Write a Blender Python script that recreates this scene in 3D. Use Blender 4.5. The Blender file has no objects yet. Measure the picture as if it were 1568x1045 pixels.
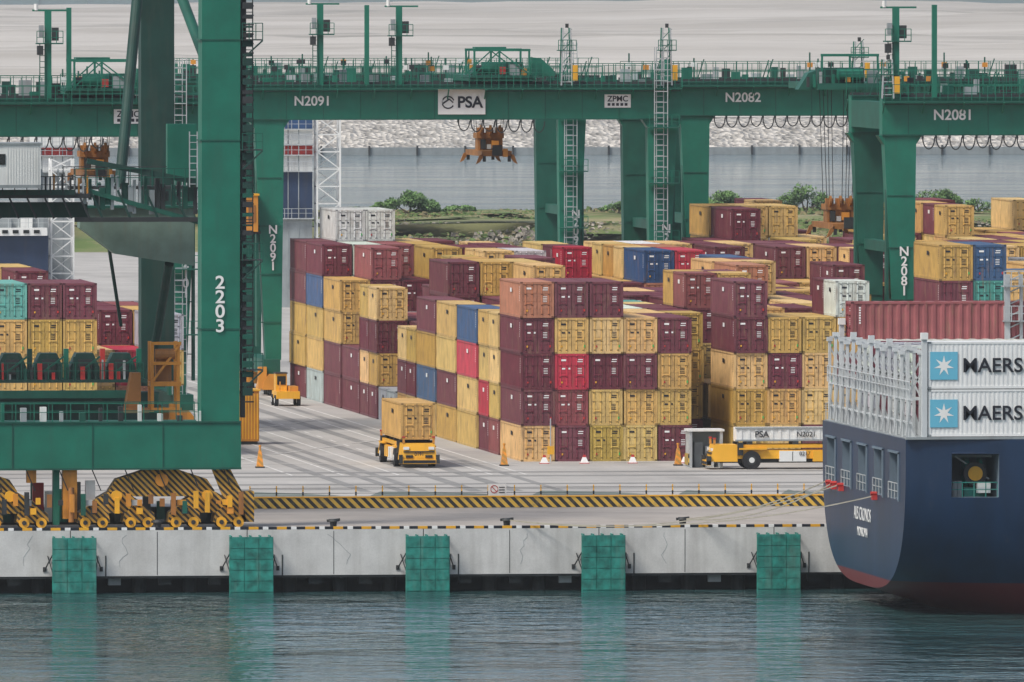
import bpy, bmesh, math, random
from mathutils import Vector, Matrix
random.seed(7)
R=random.Random(11)
scene=bpy.context.scene
COL=scene.collection

# ------------------------------------------------------------------ materials
def nt(name):
    m=bpy.data.materials.new(name); m.use_nodes=True
    t=m.node_tree; b=t.nodes['Principled BSDF']
    return m,t,b
def N(t,typ,**k):
    n=t.nodes.new(typ)
    for a,v in k.items(): setattr(n,a,v)
    return n
def mixc(t,mode,fac,a,b):
    n=N(t,'ShaderNodeMix',data_type='RGBA',blend_type=mode)
    for s,v in ((0,fac),(6,a),(7,b)):
        if hasattr(v,'links') or hasattr(v,'is_linked'): t.links.new(v,n.inputs[s])
        elif s==0: n.inputs[0].default_value=v
        else: n.inputs[s].default_value=(*v,1) if len(v)==3 else v
    return n.outputs[2]
def noise(t,scale,detail=4,rough=.55,vec=None,mscale=None,kind='Object'):
    tc=N(t,'ShaderNodeTexCoord'); out=tc.outputs[kind]
    if mscale:
        mp=N(t,'ShaderNodeMapping'); mp.inputs['Scale'].default_value=mscale
        t.links.new(out,mp.inputs['Vector']); out=mp.outputs[0]
    n=N(t,'ShaderNodeTexNoise'); n.inputs['Scale'].default_value=scale
    n.inputs['Detail'].default_value=detail; n.inputs['Roughness'].default_value=rough
    t.links.new(out,n.inputs['Vector']); return n.outputs['Fac']
def remap(t,val,a,b,c,d):
    n=N(t,'ShaderNodeMapRange'); t.links.new(val,n.inputs[0])
    for i,v in enumerate((a,b,c,d)): n.inputs[i+1].default_value=v
    return n.outputs[0]
def bump(t,b,h,strength,dist=.1):
    n=N(t,'ShaderNodeBump'); n.inputs['Strength'].default_value=strength
    n.inputs['Distance'].default_value=dist
    t.links.new(h,n.inputs['Height']); t.links.new(n.outputs[0],b.inputs['Normal'])
def paint(name,col,rough=.5,metal=0,var=.2,scale=.6,grime=.25,gcol=(.09,.075,.06),spec=.4):
    m,t,b=nt(name)
    v=remap(t,noise(t,scale,5),.3,.7,1-var,1+var*.6)
    hs=N(t,'ShaderNodeHueSaturation'); hs.inputs['Color'].default_value=(*col,1)
    t.links.new(v,hs.inputs['Value'])
    g=remap(t,noise(t,1.6,5,.6,mscale=(1,1,.12)),.52,.75,0,grime)
    t.links.new(mixc(t,'MIX',g,hs.outputs[0],gcol),b.inputs['Base Color'])
    b.inputs['Roughness'].default_value=rough; b.inputs['Metallic'].default_value=metal
    b.inputs['Specular IOR Level'].default_value=spec
    return m
GREEN=paint('crane_green',(.008,.150,.098),.5,var=.18,grime=.3,gcol=(.035,.085,.065))
GREEN2=paint('crane_green_dull_and_shade',(.008,.095,.066),.55,var=.25,grime=.3,gcol=(.02,.04,.03))
DGREEN=paint('dark_green',(.008,.048,.038),.6,var=.25)
ORANGE=paint('machinery_orange',(.62,.26,.035),.5,var=.2,grime=.45)
BROWNOR=paint('weathered_orange',(.33,.14,.035),.6,var=.35,grime=.7)
YEL=paint('agv_yellow',(.78,.40,.03),.4,var=.1,grime=.25)
STEEL=paint('galvanised_steel',(.46,.49,.50),.45,metal=.2,var=.2,grime=.3)
PALES=paint('stanchion_grey',(.56,.59,.60),.5,var=.12,grime=.3)
DARK=paint('dark_steel',(.03,.034,.036),.6,var=.3,grime=.2)
RUB=paint('rubber',(.018,.018,.02),.8,grime=.1)
WHITE=paint('white_paint',(.74,.75,.73),.45,var=.06,grime=.2)
WHITEL=paint('white_lettering',(.80,.80,.78),.5,var=.03,grime=.05)
BLK=paint('black_lettering',(.015,.017,.025),.5,grime=0)
REDP=paint('red_paint',(.5,.04,.035),.5)
BLUEP=paint('blue_paint',(.03,.08,.2),.5)
NAVY=paint('navy_paint',(.02,.04,.09),.5)
GREYP=paint('grey_paint',(.28,.31,.32),.5)
LBLUE=paint('pale_blue_panel',(.14,.46,.62),.4,var=.03,grime=.05)
BEAMG=paint('weathered_lit_grey_green',(.17,.25,.21),.6,var=.25,grime=.5,gcol=(.17,.15,.11))  # beam green brightened so it looks lit; the streaks are grime
GLASS=paint('dark_glass',(.01,.014,.016),.12,spec=.8,grime=0)
TEAL=paint('fender_teal',(.02,.22,.18),.6,var=.55,scale=1.6,grime=.75,gcol=(.12,.25,.21))
ROPE=paint('mooring_rope_fibre',(.35,.33,.27),.8)

def hazard(name,period=.7,sx=1,sz=1,yel=(.72,.42,.04),blk=(.02,.02,.02)):
    m,t,b=nt(name)
    tc=N(t,'ShaderNodeTexCoord'); s=N(t,'ShaderNodeSeparateXYZ'); t.links.new(tc.outputs['Object'],s.inputs[0])
    a=N(t,'ShaderNodeMath',operation='MULTIPLY'); a.inputs[1].default_value=sz; t.links.new(s.outputs[2],a.inputs[0])
    c=N(t,'ShaderNodeMath',operation='ADD'); t.links.new(s.outputs[0],c.inputs[0]); t.links.new(a.outputs[0],c.inputs[1])
    y=N(t,'ShaderNodeMath',operation='ADD'); t.links.new(c.outputs[0],y.inputs[0]); t.links.new(s.outputs[1],y.inputs[1])
    d=N(t,'ShaderNodeMath',operation='MULTIPLY'); d.inputs[1].default_value=1/period; t.links.new(y.outputs[0],d.inputs[0])
    f=N(t,'ShaderNodeMath',operation='FRACT'); t.links.new(d.outputs[0],f.inputs[0])
    g=N(t,'ShaderNodeMath',operation='GREATER_THAN'); g.inputs[1].default_value=.5; t.links.new(f.outputs[0],g.inputs[0])
    c1=mixc(t,'MIX',g.outputs[0],blk,yel)
    gr=remap(t,noise(t,2.2,6,.65),.5,.75,0,.55)
    t.links.new(mixc(t,'MIX',gr,c1,(.2,.16,.09)),b.inputs['Base Color']); b.inputs['Roughness'].default_value=.6
    return m
HAZ=hazard('hazard_stripes',.62,yel=(.66,.42,.06))
HAZB=hazard('hazard_stripes_bogie',.40,yel=(.58,.32,.035))

def contmat():
    m,t,b=nt('container_paint')
    oi=N(t,'ShaderNodeObjectInfo')
    v=remap(t,oi.outputs['Random'],0,1,.76,1.12)
    hs=N(t,'ShaderNodeHueSaturation'); t.links.new(oi.outputs['Color'],hs.inputs['Color']); t.links.new(v,hs.inputs['Value'])
    sv=remap(t,oi.outputs['Random'],0,1,1.05,.84); t.links.new(sv,hs.inputs['Saturation'])
    tc=N(t,'ShaderNodeTexCoord'); off=N(t,'ShaderNodeVectorMath',operation='ADD')
    mul=N(t,'ShaderNodeMath',operation='MULTIPLY'); mul.inputs[1].default_value=97; t.links.new(oi.outputs['Random'],mul.inputs[0])
    t.links.new(tc.outputs['Object'],off.inputs[0]); t.links.new(mul.outputs[0],off.inputs[1])
    n1=N(t,'ShaderNodeTexNoise'); n1.inputs['Scale'].default_value=.9; n1.inputs['Detail'].default_value=5; t.links.new(off.outputs[0],n1.inputs['Vector'])
    w=remap(t,n1.outputs['Fac'],.35,.7,.82,1.12)
    c1=N(t,'ShaderNodeHueSaturation'); t.links.new(hs.outputs[0],c1.inputs['Color']); t.links.new(w,c1.inputs['Value'])
    mp=N(t,'ShaderNodeMapping'); mp.inputs['Scale'].default_value=(3,3,.5); t.links.new(off.outputs[0],mp.inputs['Vector'])
    n2=N(t,'ShaderNodeTexNoise'); n2.inputs['Scale'].default_value=1.3; n2.inputs['Detail'].default_value=6; t.links.new(mp.outputs[0],n2.inputs['Vector'])
    g=remap(t,n2.outputs['Fac'],.54,.72,0,.6)
    t.links.new(mixc(t,'MIX',g,c1.outputs[0],(.20,.12,.075)),b.inputs['Base Color'])
    b.inputs['Roughness'].default_value=.6
    return m
CONT=contmat()
def contshade(f,name):
    m,t,b=nt(name); oi=N(t,'ShaderNodeObjectInfo')
    t.links.new(mixc(t,'MULTIPLY',1.0,oi.outputs['Color'],f),b.inputs['Base Color']); b.inputs['Roughness'].default_value=.5
    return m
CROD=contshade((1.25,1.25,1.3),'container_lock_rod')
CGAP=contshade((.34,.34,.36),'container_gasket')

def concrete(name,col,s=.3,stain=.35,stcol=(.12,.11,.10),bs=.2,stretch=(1,1,1)):
    m,t,b=nt(name)
    a=remap(t,noise(t,s,6,.6),.3,.7,.84,1.12)
    hs=N(t,'ShaderNodeHueSaturation'); hs.inputs['Color'].default_value=(*col,1); t.links.new(a,hs.inputs['Value'])
    g=remap(t,noise(t,s*.6,7,.62,mscale=stretch),.48,.72,0,stain)
    c=mixc(t,'MIX',g,hs.outputs[0],stcol)
    f=remap(t,noise(t,9,4,.7),.3,.7,.92,1.06)
    h2=N(t,'ShaderNodeHueSaturation'); t.links.new(c,h2.inputs['Color']); t.links.new(f,h2.inputs['Value'])
    t.links.new(h2.outputs[0],b.inputs['Base Color']); b.inputs['Roughness'].default_value=.85
    bump(t,b,noise(t,6,4),bs,.02)
    return m
CONC=concrete('yard_concrete',(.40,.385,.36),.12,.5,(.19,.18,.17),stretch=(1.4,.25,1))
APRON=concrete('apron_concrete',(.36,.325,.29),.25,.45,(.21,.18,.15),stretch=(.3,.8,1))
WALLM=concrete('quay_wall_concrete',(.58,.58,.565),.5,.55,(.27,.26,.24),stretch=(1.6,1,.12))
DARKC=concrete('under_quay_shade_and_joints',(.03,.035,.036),.5)  # near-black: shadow beneath the deck put into the colour, plus dark joints
STRIPW=concrete('worn_road_paint',(.60,.59,.56),.8,.6,(.35,.34,.32))
TYRE=concrete('tyre_marks',(.23,.225,.215),.2,.6,(.36,.35,.33),stretch=(.2,1.5,1))
DARKPATCH=concrete('dark_patch',(.15,.18,.16),.3,.5,(.26,.26,.24))  # dark green-grey patches lying on the road

def ground_nat(name,c1,c2,c3,s1,s2,lo=.42,hi=.58,b_s=.6,b_d=.5,stretch=(1,1,1)):
    m,t,b=nt(name)
    a=remap(t,noise(t,s1,6,.6,mscale=stretch),lo,hi,0,1)
    c=mixc(t,'MIX',a,c1,c2)
    d=remap(t,noise(t,s2,6,.65,mscale=stretch),.52,.66,0,1)
    c=mixc(t,'MIX',d,c,c3)
    t.links.new(c,b.inputs['Base Color']); b.inputs['Roughness'].default_value=.95
    bump(t,b,noise(t,s2*2,6,.7),b_s,b_d)
    return m
GRASSM=ground_nat('grass',(.10,.15,.04),(.18,.18,.075),(.26,.21,.13),.05,.12)
SANDM=ground_nat('reclaimed_sand',(.36,.335,.295),(.48,.455,.415),(.255,.24,.21),.004,.011,.42,.58,.6,3,stretch=(.3,1,1))
def rockmat(name='rock_armour',lo=.22,hi=.60,sc=.6,tint=(1,.95,.86)):
    m,t,b=nt(name)
    tc=N(t,'ShaderNodeTexCoord'); v=N(t,'ShaderNodeTexVoronoi'); v.inputs['Scale'].default_value=sc
    t.links.new(tc.outputs['Object'],v.inputs['Vector'])
    h=N(t,'ShaderNodeSeparateColor'); t.links.new(v.outputs['Color'],h.inputs[0])
    val=remap(t,h.outputs[0],0,1,lo,hi)
    c=N(t,'ShaderNodeCombineColor')
    for i,k in enumerate(tint):
        mm=N(t,'ShaderNodeMath',operation='MULTIPLY'); mm.inputs[1].default_value=k; t.links.new(val,mm.inputs[0]); t.links.new(mm.outputs[0],c.inputs[i])
    t.links.new(c.outputs[0],b.inputs['Base Color']); b.inputs['Roughness'].default_value=.9
    bump(t,b,v.outputs['Distance'],1,1.0)
    return m
ROCK=rockmat(sc=.8); ROCK2=rockmat('bank_stone',.13,.40,.8,(1,.9,.74))
def watermat():
    m,t,b=nt('harbour_water')
    b.inputs['Base Color'].default_value=(.03,.075,.078,1); b.inputs['Roughness'].default_value=.05
    b.inputs['IOR'].default_value=1.33
    n1=noise(t,.40,3,.6,mscale=(.7,.8,1)); n2=noise(t,.06,3,.5); n3=noise(t,1.4,2,.5,mscale=(.6,1,1))
    a=N(t,'ShaderNodeMath',operation='MULTIPLY'); t.links.new(n2,a.inputs[0]); a.inputs[1].default_value=1.8
    c=N(t,'ShaderNodeMath',operation='ADD'); t.links.new(n1,c.inputs[0]); t.links.new(a.outputs[0],c.inputs[1])
    d=N(t,'ShaderNodeMath',operation='MULTIPLY'); t.links.new(n3,d.inputs[0]); d.inputs[1].default_value=.25
    e=N(t,'ShaderNodeMath',operation='ADD'); t.links.new(c.outputs[0],e.inputs[0]); t.links.new(d.outputs[0],e.inputs[1])
    # wind patches: ripple strength varies over tens of metres
    pw=remap(t,noise(t,.022,3,.5,mscale=(.5,1,1)),.35,.65,.5,1.35)
    f=N(t,'ShaderNodeMath',operation='MULTIPLY'); t.links.new(e.outputs[0],f.inputs[0]); t.links.new(pw,f.inputs[1])
    bump(t,b,f.outputs[0],1.0,.55)
    return m
WATER=watermat()
def leafmat(name,c):
    m,t,b=nt(name)
    v=remap(t,noise(t,1.2,3),.3,.7,.6,1.3)
    hs=N(t,'ShaderNodeHueSaturation'); hs.inputs['Color'].default_value=(*c,1); t.links.new(v,hs.inputs['Value'])
    t.links.new(hs.outputs[0],b.inputs['Base Color']); b.inputs['Roughness'].default_value=.8
    return m
LEAF1=leafmat('leaf_mid',(.13,.24,.07)); LEAF2=leafmat('leaf_dark',(.06,.115,.04)); BARK=leafmat('bark',(.09,.07,.05))
SCRUB=leafmat('scrub_leaf',(.13,.20,.06)); DRY=leafmat('dry_grass',(.27,.23,.12))
HILLT=leafmat('distant_trees',(.08,.13,.14))

# ------------------------------------------------------------------ mesh builder
class MB:
    def __init__(s): s.v=[];s.f=[];s.m=[];s.mats=[]
    def mi(s,m):
        if m not in s.mats: s.mats.append(m)
        return s.mats.index(m)
    def face(s,pts,m):
        n=len(s.v); s.v+= [tuple(p) for p in pts]; s.f.append(tuple(range(n,n+len(pts)))); s.m.append(s.mi(m))
    def hexa(s,p,m):
        n=len(s.v); s.v+=[tuple(q) for q in p]; k=s.mi(m)
        for f in ((0,3,2,1),(4,5,6,7),(0,1,5,4),(1,2,6,5),(2,3,7,6),(3,0,4,7)):
            s.f.append(tuple(n+i for i in f)); s.m.append(k)
    def box(s,x0,x1,y0,y1,z0,z1,m):
        s.hexa([(x0,y0,z0),(x1,y0,z0),(x1,y1,z0),(x0,y1,z0),(x0,y0,z1),(x1,y0,z1),(x1,y1,z1),(x0,y1,z1)],m)
    def taper(s,a,b,za,zb,m):
        s.hexa([(a[0],a[2],za),(a[1],a[2],za),(a[1],a[3],za),(a[0],a[3],za),(b[0],b[2],zb),(b[1],b[2],zb),(b[1],b[3],zb),(b[0],b[3],zb)],m)
    def beam(s,p,q,w,h,m):
        p=Vector(p);q=Vector(q);d=(q-p)
        if d.length<1e-6:return
        d.normalize(); up=Vector((0,0,1)) if abs(d.z)<.95 else Vector((0,1,0))
        r=d.cross(up).normalized()*w/2; u=r.cross(d).normalized()*h/2
        s.hexa([p-r-u,p+r-u,q+r-u,q-r-u,p-r+u,p+r+u,q+r+u,q-r+u],m)
    def cyl(s,p,q,r,m,n=12,r2=None):
        p=Vector(p);q=Vector(q);d=(q-p).normalized(); up=Vector((0,0,1)) if abs(d.z)<.95 else Vector((0,1,0))
        a=d.cross(up).normalized(); b=a.cross(d); r2=r if r2 is None else r2
        k=len(s.v); mi=s.mi(m)
        for c,rr in ((p,r),(q,r2)):
            for i in range(n):
                t=2*math.pi*i/n; s.v.append(tuple(c+(a*math.cos(t)+b*math.sin(t))*rr))
        for i in range(n):
            j=(i+1)%n; s.f.append((k+i,k+j,k+n+j,k+n+i)); s.m.append(mi)
        s.f.append(tuple(k+i for i in range(n))[::-1]); s.m.append(mi)
        s.f.append(tuple(k+n+i for i in range(n))); s.m.append(mi)
    def prism(s,poly,y0,y1,m):
        k=len(s.v); n=len(poly); mi=s.mi(m)
        for y in (y0,y1):
            for x,z in poly: s.v.append((x,y,z))
        for i in range(n):
            j=(i+1)%n; s.f.append((k+i,k+j,k+n+j,k+n+i)); s.m.append(mi)
        s.f.append(tuple(k+i for i in range(n))); s.m.append(mi)
        s.f.append(tuple(k+n+i for i in range(n))[::-1]); s.m.append(mi)
    def rail(s,p,q,h=1.1,sp=1.3,m=None,w=.055):
        p=Vector(p);q=Vector(q);L=(q-p).length;n=max(1,round(L/sp)); z=Vector((0,0,1))
        for i in range(n+1):
            c=p.lerp(q,i/n); s.beam(c,c+z*h,w,w,m)
        s.beam(p+z*h,q+z*h,w,w,m); s.beam(p+z*h*.52,q+z*h*.52,w*.8,w*.8,m)
    def ladder(s,x,y,z0,z1,m,w=.5,step=.45):
        s.beam((x-w/2,y,z0),(x-w/2,y,z1),.07,.07,m); s.beam((x+w/2,y,z0),(x+w/2,y,z1),.07,.07,m)
        z=z0+.2
        while z<z1: s.beam((x-w/2,y,z),(x+w/2,y,z),.05,.05,m); z+=step
    def build(s,name,smooth=False,loc=None,parent=None):
        me=bpy.data.meshes.new(name); me.from_pydata(s.v,[],s.f)
        for m in s.mats: me.materials.append(m)
        me.polygons.foreach_set('material_index',s.m)
        bm=bmesh.new(); bm.from_mesh(me); bmesh.ops.recalc_face_normals(bm,faces=bm.faces); bm.to_mesh(me); bm.free()
        if smooth: me.polygons.foreach_set('use_smooth',[True]*len(me.polygons))
        me.update()
        o=bpy.data.objects.new(name,me); COL.objects.link(o)
        if loc: o.location=loc
        if parent: o.parent=parent
        return o
def text(body,loc,size,mat,parent,rot=(math.pi/2,0,0),off=0.0,align='CENTER',sx=1,line=1.0,name='lettering'):
    c=bpy.data.curves.new(name,'FONT'); c.body=body; c.size=size; c.align_x=align; c.align_y='CENTER'
    c.offset=off; c.extrude=.008; c.space_line=line; c.materials.append(mat)
    o=bpy.data.objects.new(name,c); COL.objects.link(o); o.location=loc; o.rotation_euler=rot; o.scale=(sx,1,1); o.parent=parent
    return o

# ------------------------------------------------------------------ camera
yaw=math.radians(7.1); pit=math.radians(1.61)
cam=bpy.data.cameras.new('camera'); co=bpy.data.objects.new('camera',cam); COL.objects.link(co)
co.location=(-105.9,-850.4,36)
fw=Vector((math.sin(yaw)*math.cos(pit),math.cos(yaw)*math.cos(pit),-math.sin(pit)))
co.rotation_euler=fw.to_track_quat('-Z','Y').to_euler()
cam.sensor_width=36; cam.lens=474.3; cam.clip_start=5; cam.clip_end=60000
scene.camera=co

# ------------------------------------------------------------------ light
w=bpy.data.worlds.new('World'); scene.world=w; w.use_nodes=True
t=w.node_tree; bg=t.nodes['Background']; sk=t.nodes.new('ShaderNodeTexSky'); sk.sky_type='NISHITA'
sk.sun_disc=False; sk.sun_elevation=math.radians(52); sk.sun_rotation=math.radians(236)
sk.air_density=1.0; sk.dust_density=3.0; sk.ozone_density=1.0
hs=t.nodes.new('ShaderNodeHueSaturation'); hs.inputs['Saturation'].default_value=.8
t.links.new(sk.outputs[0],hs.inputs['Color']); t.links.new(hs.outputs[0],bg.inputs['Color']); bg.inputs['Strength'].default_value=.15
sl=bpy.data.lights.new('sun','SUN'); sl.energy=2.9; sl.angle=math.radians(16); sl.color=(1,.955,.88)
so=bpy.data.objects.new('sun',sl); COL.objects.link(so)
el=math.radians(52); az=math.radians(236)
sd=Vector((math.sin(az)*math.cos(el),math.cos(az)*math.cos(el),math.sin(el)))
so.rotation_euler=(-sd).to_track_quat('-Z','Y').to_euler(); so.location=(-60,-60,120)
scene.view_settings.view_transform='Standard'
# humid air over the harbour
hz=bpy.data.materials.new('humid_air'); hz.use_nodes=True; t=hz.node_tree
for n in list(t.nodes):
    if n.type!='OUTPUT_MATERIAL': t.nodes.remove(n)
vs_=t.nodes.new('ShaderNodeVolumeScatter'); vs_.inputs['Density'].default_value=.000045; vs_.inputs['Anisotropy'].default_value=.2; vs_.inputs['Color'].default_value=(.92,.97,1,1)
t.links.new(vs_.outputs[0],[n for n in t.nodes if n.type=='OUTPUT_MATERIAL'][0].inputs['Volume'])
b=MB(); b.box(-4000,7000,-1500,12000,-3.5,260,hz); b.build('haze')

# ------------------------------------------------------------------ water and ground
b=MB(); b.face([(-20000,-3000,-4),(20000,-3000,-4),(20000,30000,-4),(-20000,30000,-4)],WATER); b.build('water')
b=MB()
b.box(-600,900,.9,820,-.6,0,CONC)
b.build('yard_ground')
b=MB(); b.face([(-200,.32,.006),(200,.32,.006),(200,32,.006),(-200,32,.006)],APRON); b.build('quay_apron')
b=MB()
XS=[-500+i*12 for i in range(120)]
prof=[(815,-.05),(822,.2),(828,1.6),(835,2.9),(842,3.1),(870,3.2),(900,3.0),(925,3.1),(932,2.2),(950,-6)]
rg=random.Random(3); jit=[[ (rg.uniform(-2.5,2.5),rg.uniform(-.35,.35)) for _ in prof] for _ in XS]
for i in range(len(XS)-1):
    for j in range(len(prof)-1):
        def P(a,c):
            y,z=prof[c]; d=jit[a][c]; return (XS[a],y+d[0],z+(d[1] if 0<c<9 else 0))
        b.face([P(i,j),P(i+1,j),P(i+1,j+1),P(i,j+1)],GRASSM)
grass=b.build('grass_bank',smooth=True)
bm=bmesh.new(); bm.from_mesh(grass.data); bmesh.ops.remove_doubles(bm,verts=bm.verts,dist=.001); bm.to_mesh(grass.data); bm.free()
b=MB()
for k in range(1500):
    cx=rg.choice([(96,118),(106,112),(158,176),(125,135)]); x=rg.uniform(*cx)+rg.gauss(0,3); y=rg.uniform(823,838); z=max(0,min(3,(y-822)*.22))
    r=rg.uniform(.12,.38); b.taper((x-r,x+r,y-r,y+r),(x-r*.5,x+r*.4,y-r*.5,y+r*.5),z-.2,z+r*.7,ROCK2)
b.build('bank_rocks')
b=MB()
for k in range(20000):
    x=rg.uniform(0,240); y=rg.choice([rg.uniform(820,842),rg.uniform(842,930)]); z=3.0 if y>836 else max(0,(y-822)*.22)
    hgt=rg.uniform(.12,.45)*(1.3 if math.sin(x*.21)+math.sin(x*.093+1)>.6 else .7); a=rg.uniform(0,3.14); wd=rg.uniform(.2,.6)
    dx=math.cos(a)*wd; dy=math.sin(a)*wd
    b.face([(x-dx,y-dy,z),(x+dx,y+dy,z),(x+dx*.6,y+dy*.6,z+hgt),(x-dx*.3,y-dy*.3,z+hgt*.8)],SCRUB if rg.random()<.6 else DRY)
b.build('scrub')
b=MB()
for i in range(100):
    x=-200+i*10
    b.box(x+.06,x+9.94,1925,1927,-5,-2.5+.08*(i%2),GREYP)
    b.box(x-.2,x+.2,1924.6,1925,-4.5,-2.1,DARK)
b.build('far_seawall')
b=MB()
nx=400; pr=[(1927,-4.2),(1931,-2.9),(1936,-1.4),(1941,.1),(1946,1.4),(1951,2.6),(1956,3.2),(1966,3.3)]
jj=[[(rg.uniform(-.8,.8),rg.uniform(-.25,.25)) for _ in pr] for _ in range(nx+1)]
for i in range(nx):
    for j in range(len(pr)-1):
        P=lambda a,c:(-300+a*2.6,pr[c][0]+jj[a][c][0],pr[c][1]+jj[a][c][1])
        b.face([P(i,j),P(i+1,j),P(i+1,j+1),P(i,j+1)],ROCK)
b.build('rock_revetment')
from mathutils import noise as mn
b=MB(); ny=190; nx=110
def sandz(x,y):
    h=3.0+ (y-1960)/5600*5
    tt=max(0,min(1,(y-1990)/250))
    h+=tt*3.4*mn.noise(Vector((x*.004,y*.0022,0)))*1.6
    h+=tt*2.6*abs(mn.noise(Vector((x*.0016+5,y*.0045,2))))*2
    h+=tt*.9*mn.noise(Vector((x*.02,y*.012,4)))
    st=math.floor(h/1.6)*1.6; fr=(h-st)/1.6; h=st+1.6*min(1,max(0,(fr-.35)/.3)) if y>2100 else h
    return max(h,2.2)
pts=[]
for j in range(ny+1):
    y=1962+ (j/ny)**1.5*5700
    for i in range(nx+1):
        x=-500+i*24+(y-1962)*.12
        z=3.25 if j==0 else sandz(x,y)
        if j==ny: z=-5
        pts.append((x,y,z))
b.v=pts; mi=b.mi(SANDM)
for j in range(ny):
    for i in range(nx):
        a=j*(nx+1)+i; b.f.append((a,a+1,a+nx+2,a+nx+1)); b.m.append(mi)
b.build('sand_terrain',smooth=True)
b=MB()
px=-3000
while px<5200:
    h1=17+rg.uniform(-4,5); b.taper((px,px+40,10200,10500),(px,px+40,10240,10460),-5,h1,HILLT); px+=40
b.build('distant_treeline')

def bush(x,y,z,wd,h,seed,n=1500):
    r=random.Random(seed); b=MB()
    lobes=[]
    for k in range(12):
        a=r.uniform(-1,1); lobes.append((x+a*wd*.42,y+r.uniform(-1,1)*wd*.3,z+h*(.22+.5*(1-abs(a))*r.uniform(.5,1.15)),r.uniform(.13,.22)*wd,r.uniform(.18,.28)*h))
    for k in range(5):
        l=lobes[k]; b.cyl((x+r.uniform(-.3,.3),y,z-.2),(l[0],l[1],l[2]),.13,BARK,6,.04)
    for k in range(n):
        l=r.choice(lobes); d=Vector((r.gauss(0,1),r.gauss(0,1),r.gauss(0,1))).normalized()*r.uniform(.55,1.12)
        c=Vector((l[0]+d.x*l[3],l[1]+d.y*l[3],max(z+.1,l[2]+d.z*l[4])))
        s=r.uniform(.08,.2); u=Vector((r.gauss(0,1),r.gauss(0,1),r.gauss(0,1))).normalized()*s; q=u.orthogonal().normalized()*s*r.uniform(.5,1)
        b.face([c-u,c-q,c+u,c+q],LEAF1 if (d.z>-.1 and r.random()<.78) else LEAF2)
    b.build('bush')
for i,(x,wd,h,n) in enumerate([(99.9,6.8,3.3,4200),(96.5,3,1.6,900),(107.3,4,1.2,1100),(142,7.5,3.2,3600),(153,6.2,4.6,2800),(149,4,1.8,900),(170,6.5,4.4,3200),(128,4.5,1.4,900),(93.6,3,.8,500),(136,3,1.2,500),(176,4,2,700),(146,3,1.3,500),(103,2.5,.8,400)]):
    bush(x,912+i%3*3,3.0,wd,h,50+i,n)

# ------------------------------------------------------------------ quay wall
b=MB()
x=-95.65; rw=random.Random(8)
while x<95:
    b.box(x+.03,x+11.22,0,.9,-2.9,-.002,WALLM); b.box(x+.03,x+11.22,.06,1.2,-3.05,-2.9,DARKC)
    b.box(x+5.5,x+5.54,-.012,.0,-2.85,-.1,DARKC); b.box(x+.0,x+.03,.02,.9,-2.9,-.01,DARKC)
    b.box(x+2.2,x+2.28,-.03,0,-2.9,-1.6,DARKC)
    px_=x+rw.uniform(3,9); pz=-.3
    for k in range(7):
        nx_=px_+rw.uniform(-.35,.35); nz=pz-rw.uniform(.2,.4); b.beam((px_,-.003,pz),(nx_,-.003,nz),.012,.03,GREYP); px_,pz=nx_,nz
    x+=11.25
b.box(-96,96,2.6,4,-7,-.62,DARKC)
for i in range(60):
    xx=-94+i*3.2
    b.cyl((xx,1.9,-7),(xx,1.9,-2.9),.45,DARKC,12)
    b.box(xx+1.1,xx+1.9,.5,1.0,-3.5,-3.05,GREYP if i%3==0 else DARKC)
b.build('quay_wall')
b=MB(); x=-60; i=0
while x<60:
    m=[YEL,BLK,WHITEL,BLK][i%4]; L=[.62,.28,.35,.55][i%4]
    b.box(x,x+L,.0,.3,.004,.17,m); x+=L; i+=1
b.build('quay_kerb')
for i in range(8):
    xc=-39.25+11.25*i; b=MB()
    b.box(xc-1.4,xc+1.4,-1.15,-.95,-4.2,-.42,TEAL)
    for c in range(3):
        for r_ in range(5):
            x0=xc-1.38+c*.925; z0=-3.9+r_*.69
            b.box(x0+.02,x0+.9,-1.19-.012*((c+r_)%2),-1.15,z0+.02,z0+.67,TEAL)
    for sx in (-.7,.7):
        b.cyl((xc+sx,-.95,-2),(xc+sx,0,-2),.5,RUB,14,.65)
    for sx in (-1,1):
        b.beam((xc+sx*1.38,-1,-1.5),(xc+sx*1.8,-.02,-2.5),.06,.06,DARK); b.beam((xc+sx*1.38,-1,-2.6),(xc+sx*1.6,-.02,-1.6),.05,.05,DARK)
        b.box(xc+sx*1.8-.1,xc+sx*1.8+.1,-.06,0,-2.6,-2.3,DARK)
    for k in range(5): b.box(xc-1.3+k*.62,xc-1.22+k*.62,-1.1,-.0,-.42,-.34,TEAL)
    b.build('quay_fender')
for xb in (-22.5,-11.3,-.2,11.1,22.3):
    b=MB(); b.cyl((xb,.9,0),(xb,.9,.12),.42,DARK,16); b.cyl((xb,.9,.1),(xb,.9,.5),.2,DARK,16,.24); b.cyl((xb,.9,.46),(xb,.9,.62),.36,DARK,16,.28)
    b.beam((xb-.42,.9,.5),(xb+.42,.9,.58),.2,.16,DARK); b.build('mooring_bollard')
def rope(p,q,sag,name='mooring_rope',r=.035):
    b=MB(); p=Vector(p);q=Vector(q); last=p
    for i in range(1,25):
        t_=i/24; c=p.lerp(q,t_); c.z-=sag*4*t_*(1-t_); b.beam(last,c,r*2,r*2,ROPE); last=c
    b.build(name)
rope((19.4,-7,3.3),(11.1,.9,.5),.5); rope((19.4,-9,3.2),(11.1,.9,.5),.8); rope((19.4,-12,3.2),(-.2,.9,.5),1.3); rope((19.4,-26,3.0),(-.2,.9,.5),1.0)

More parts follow.
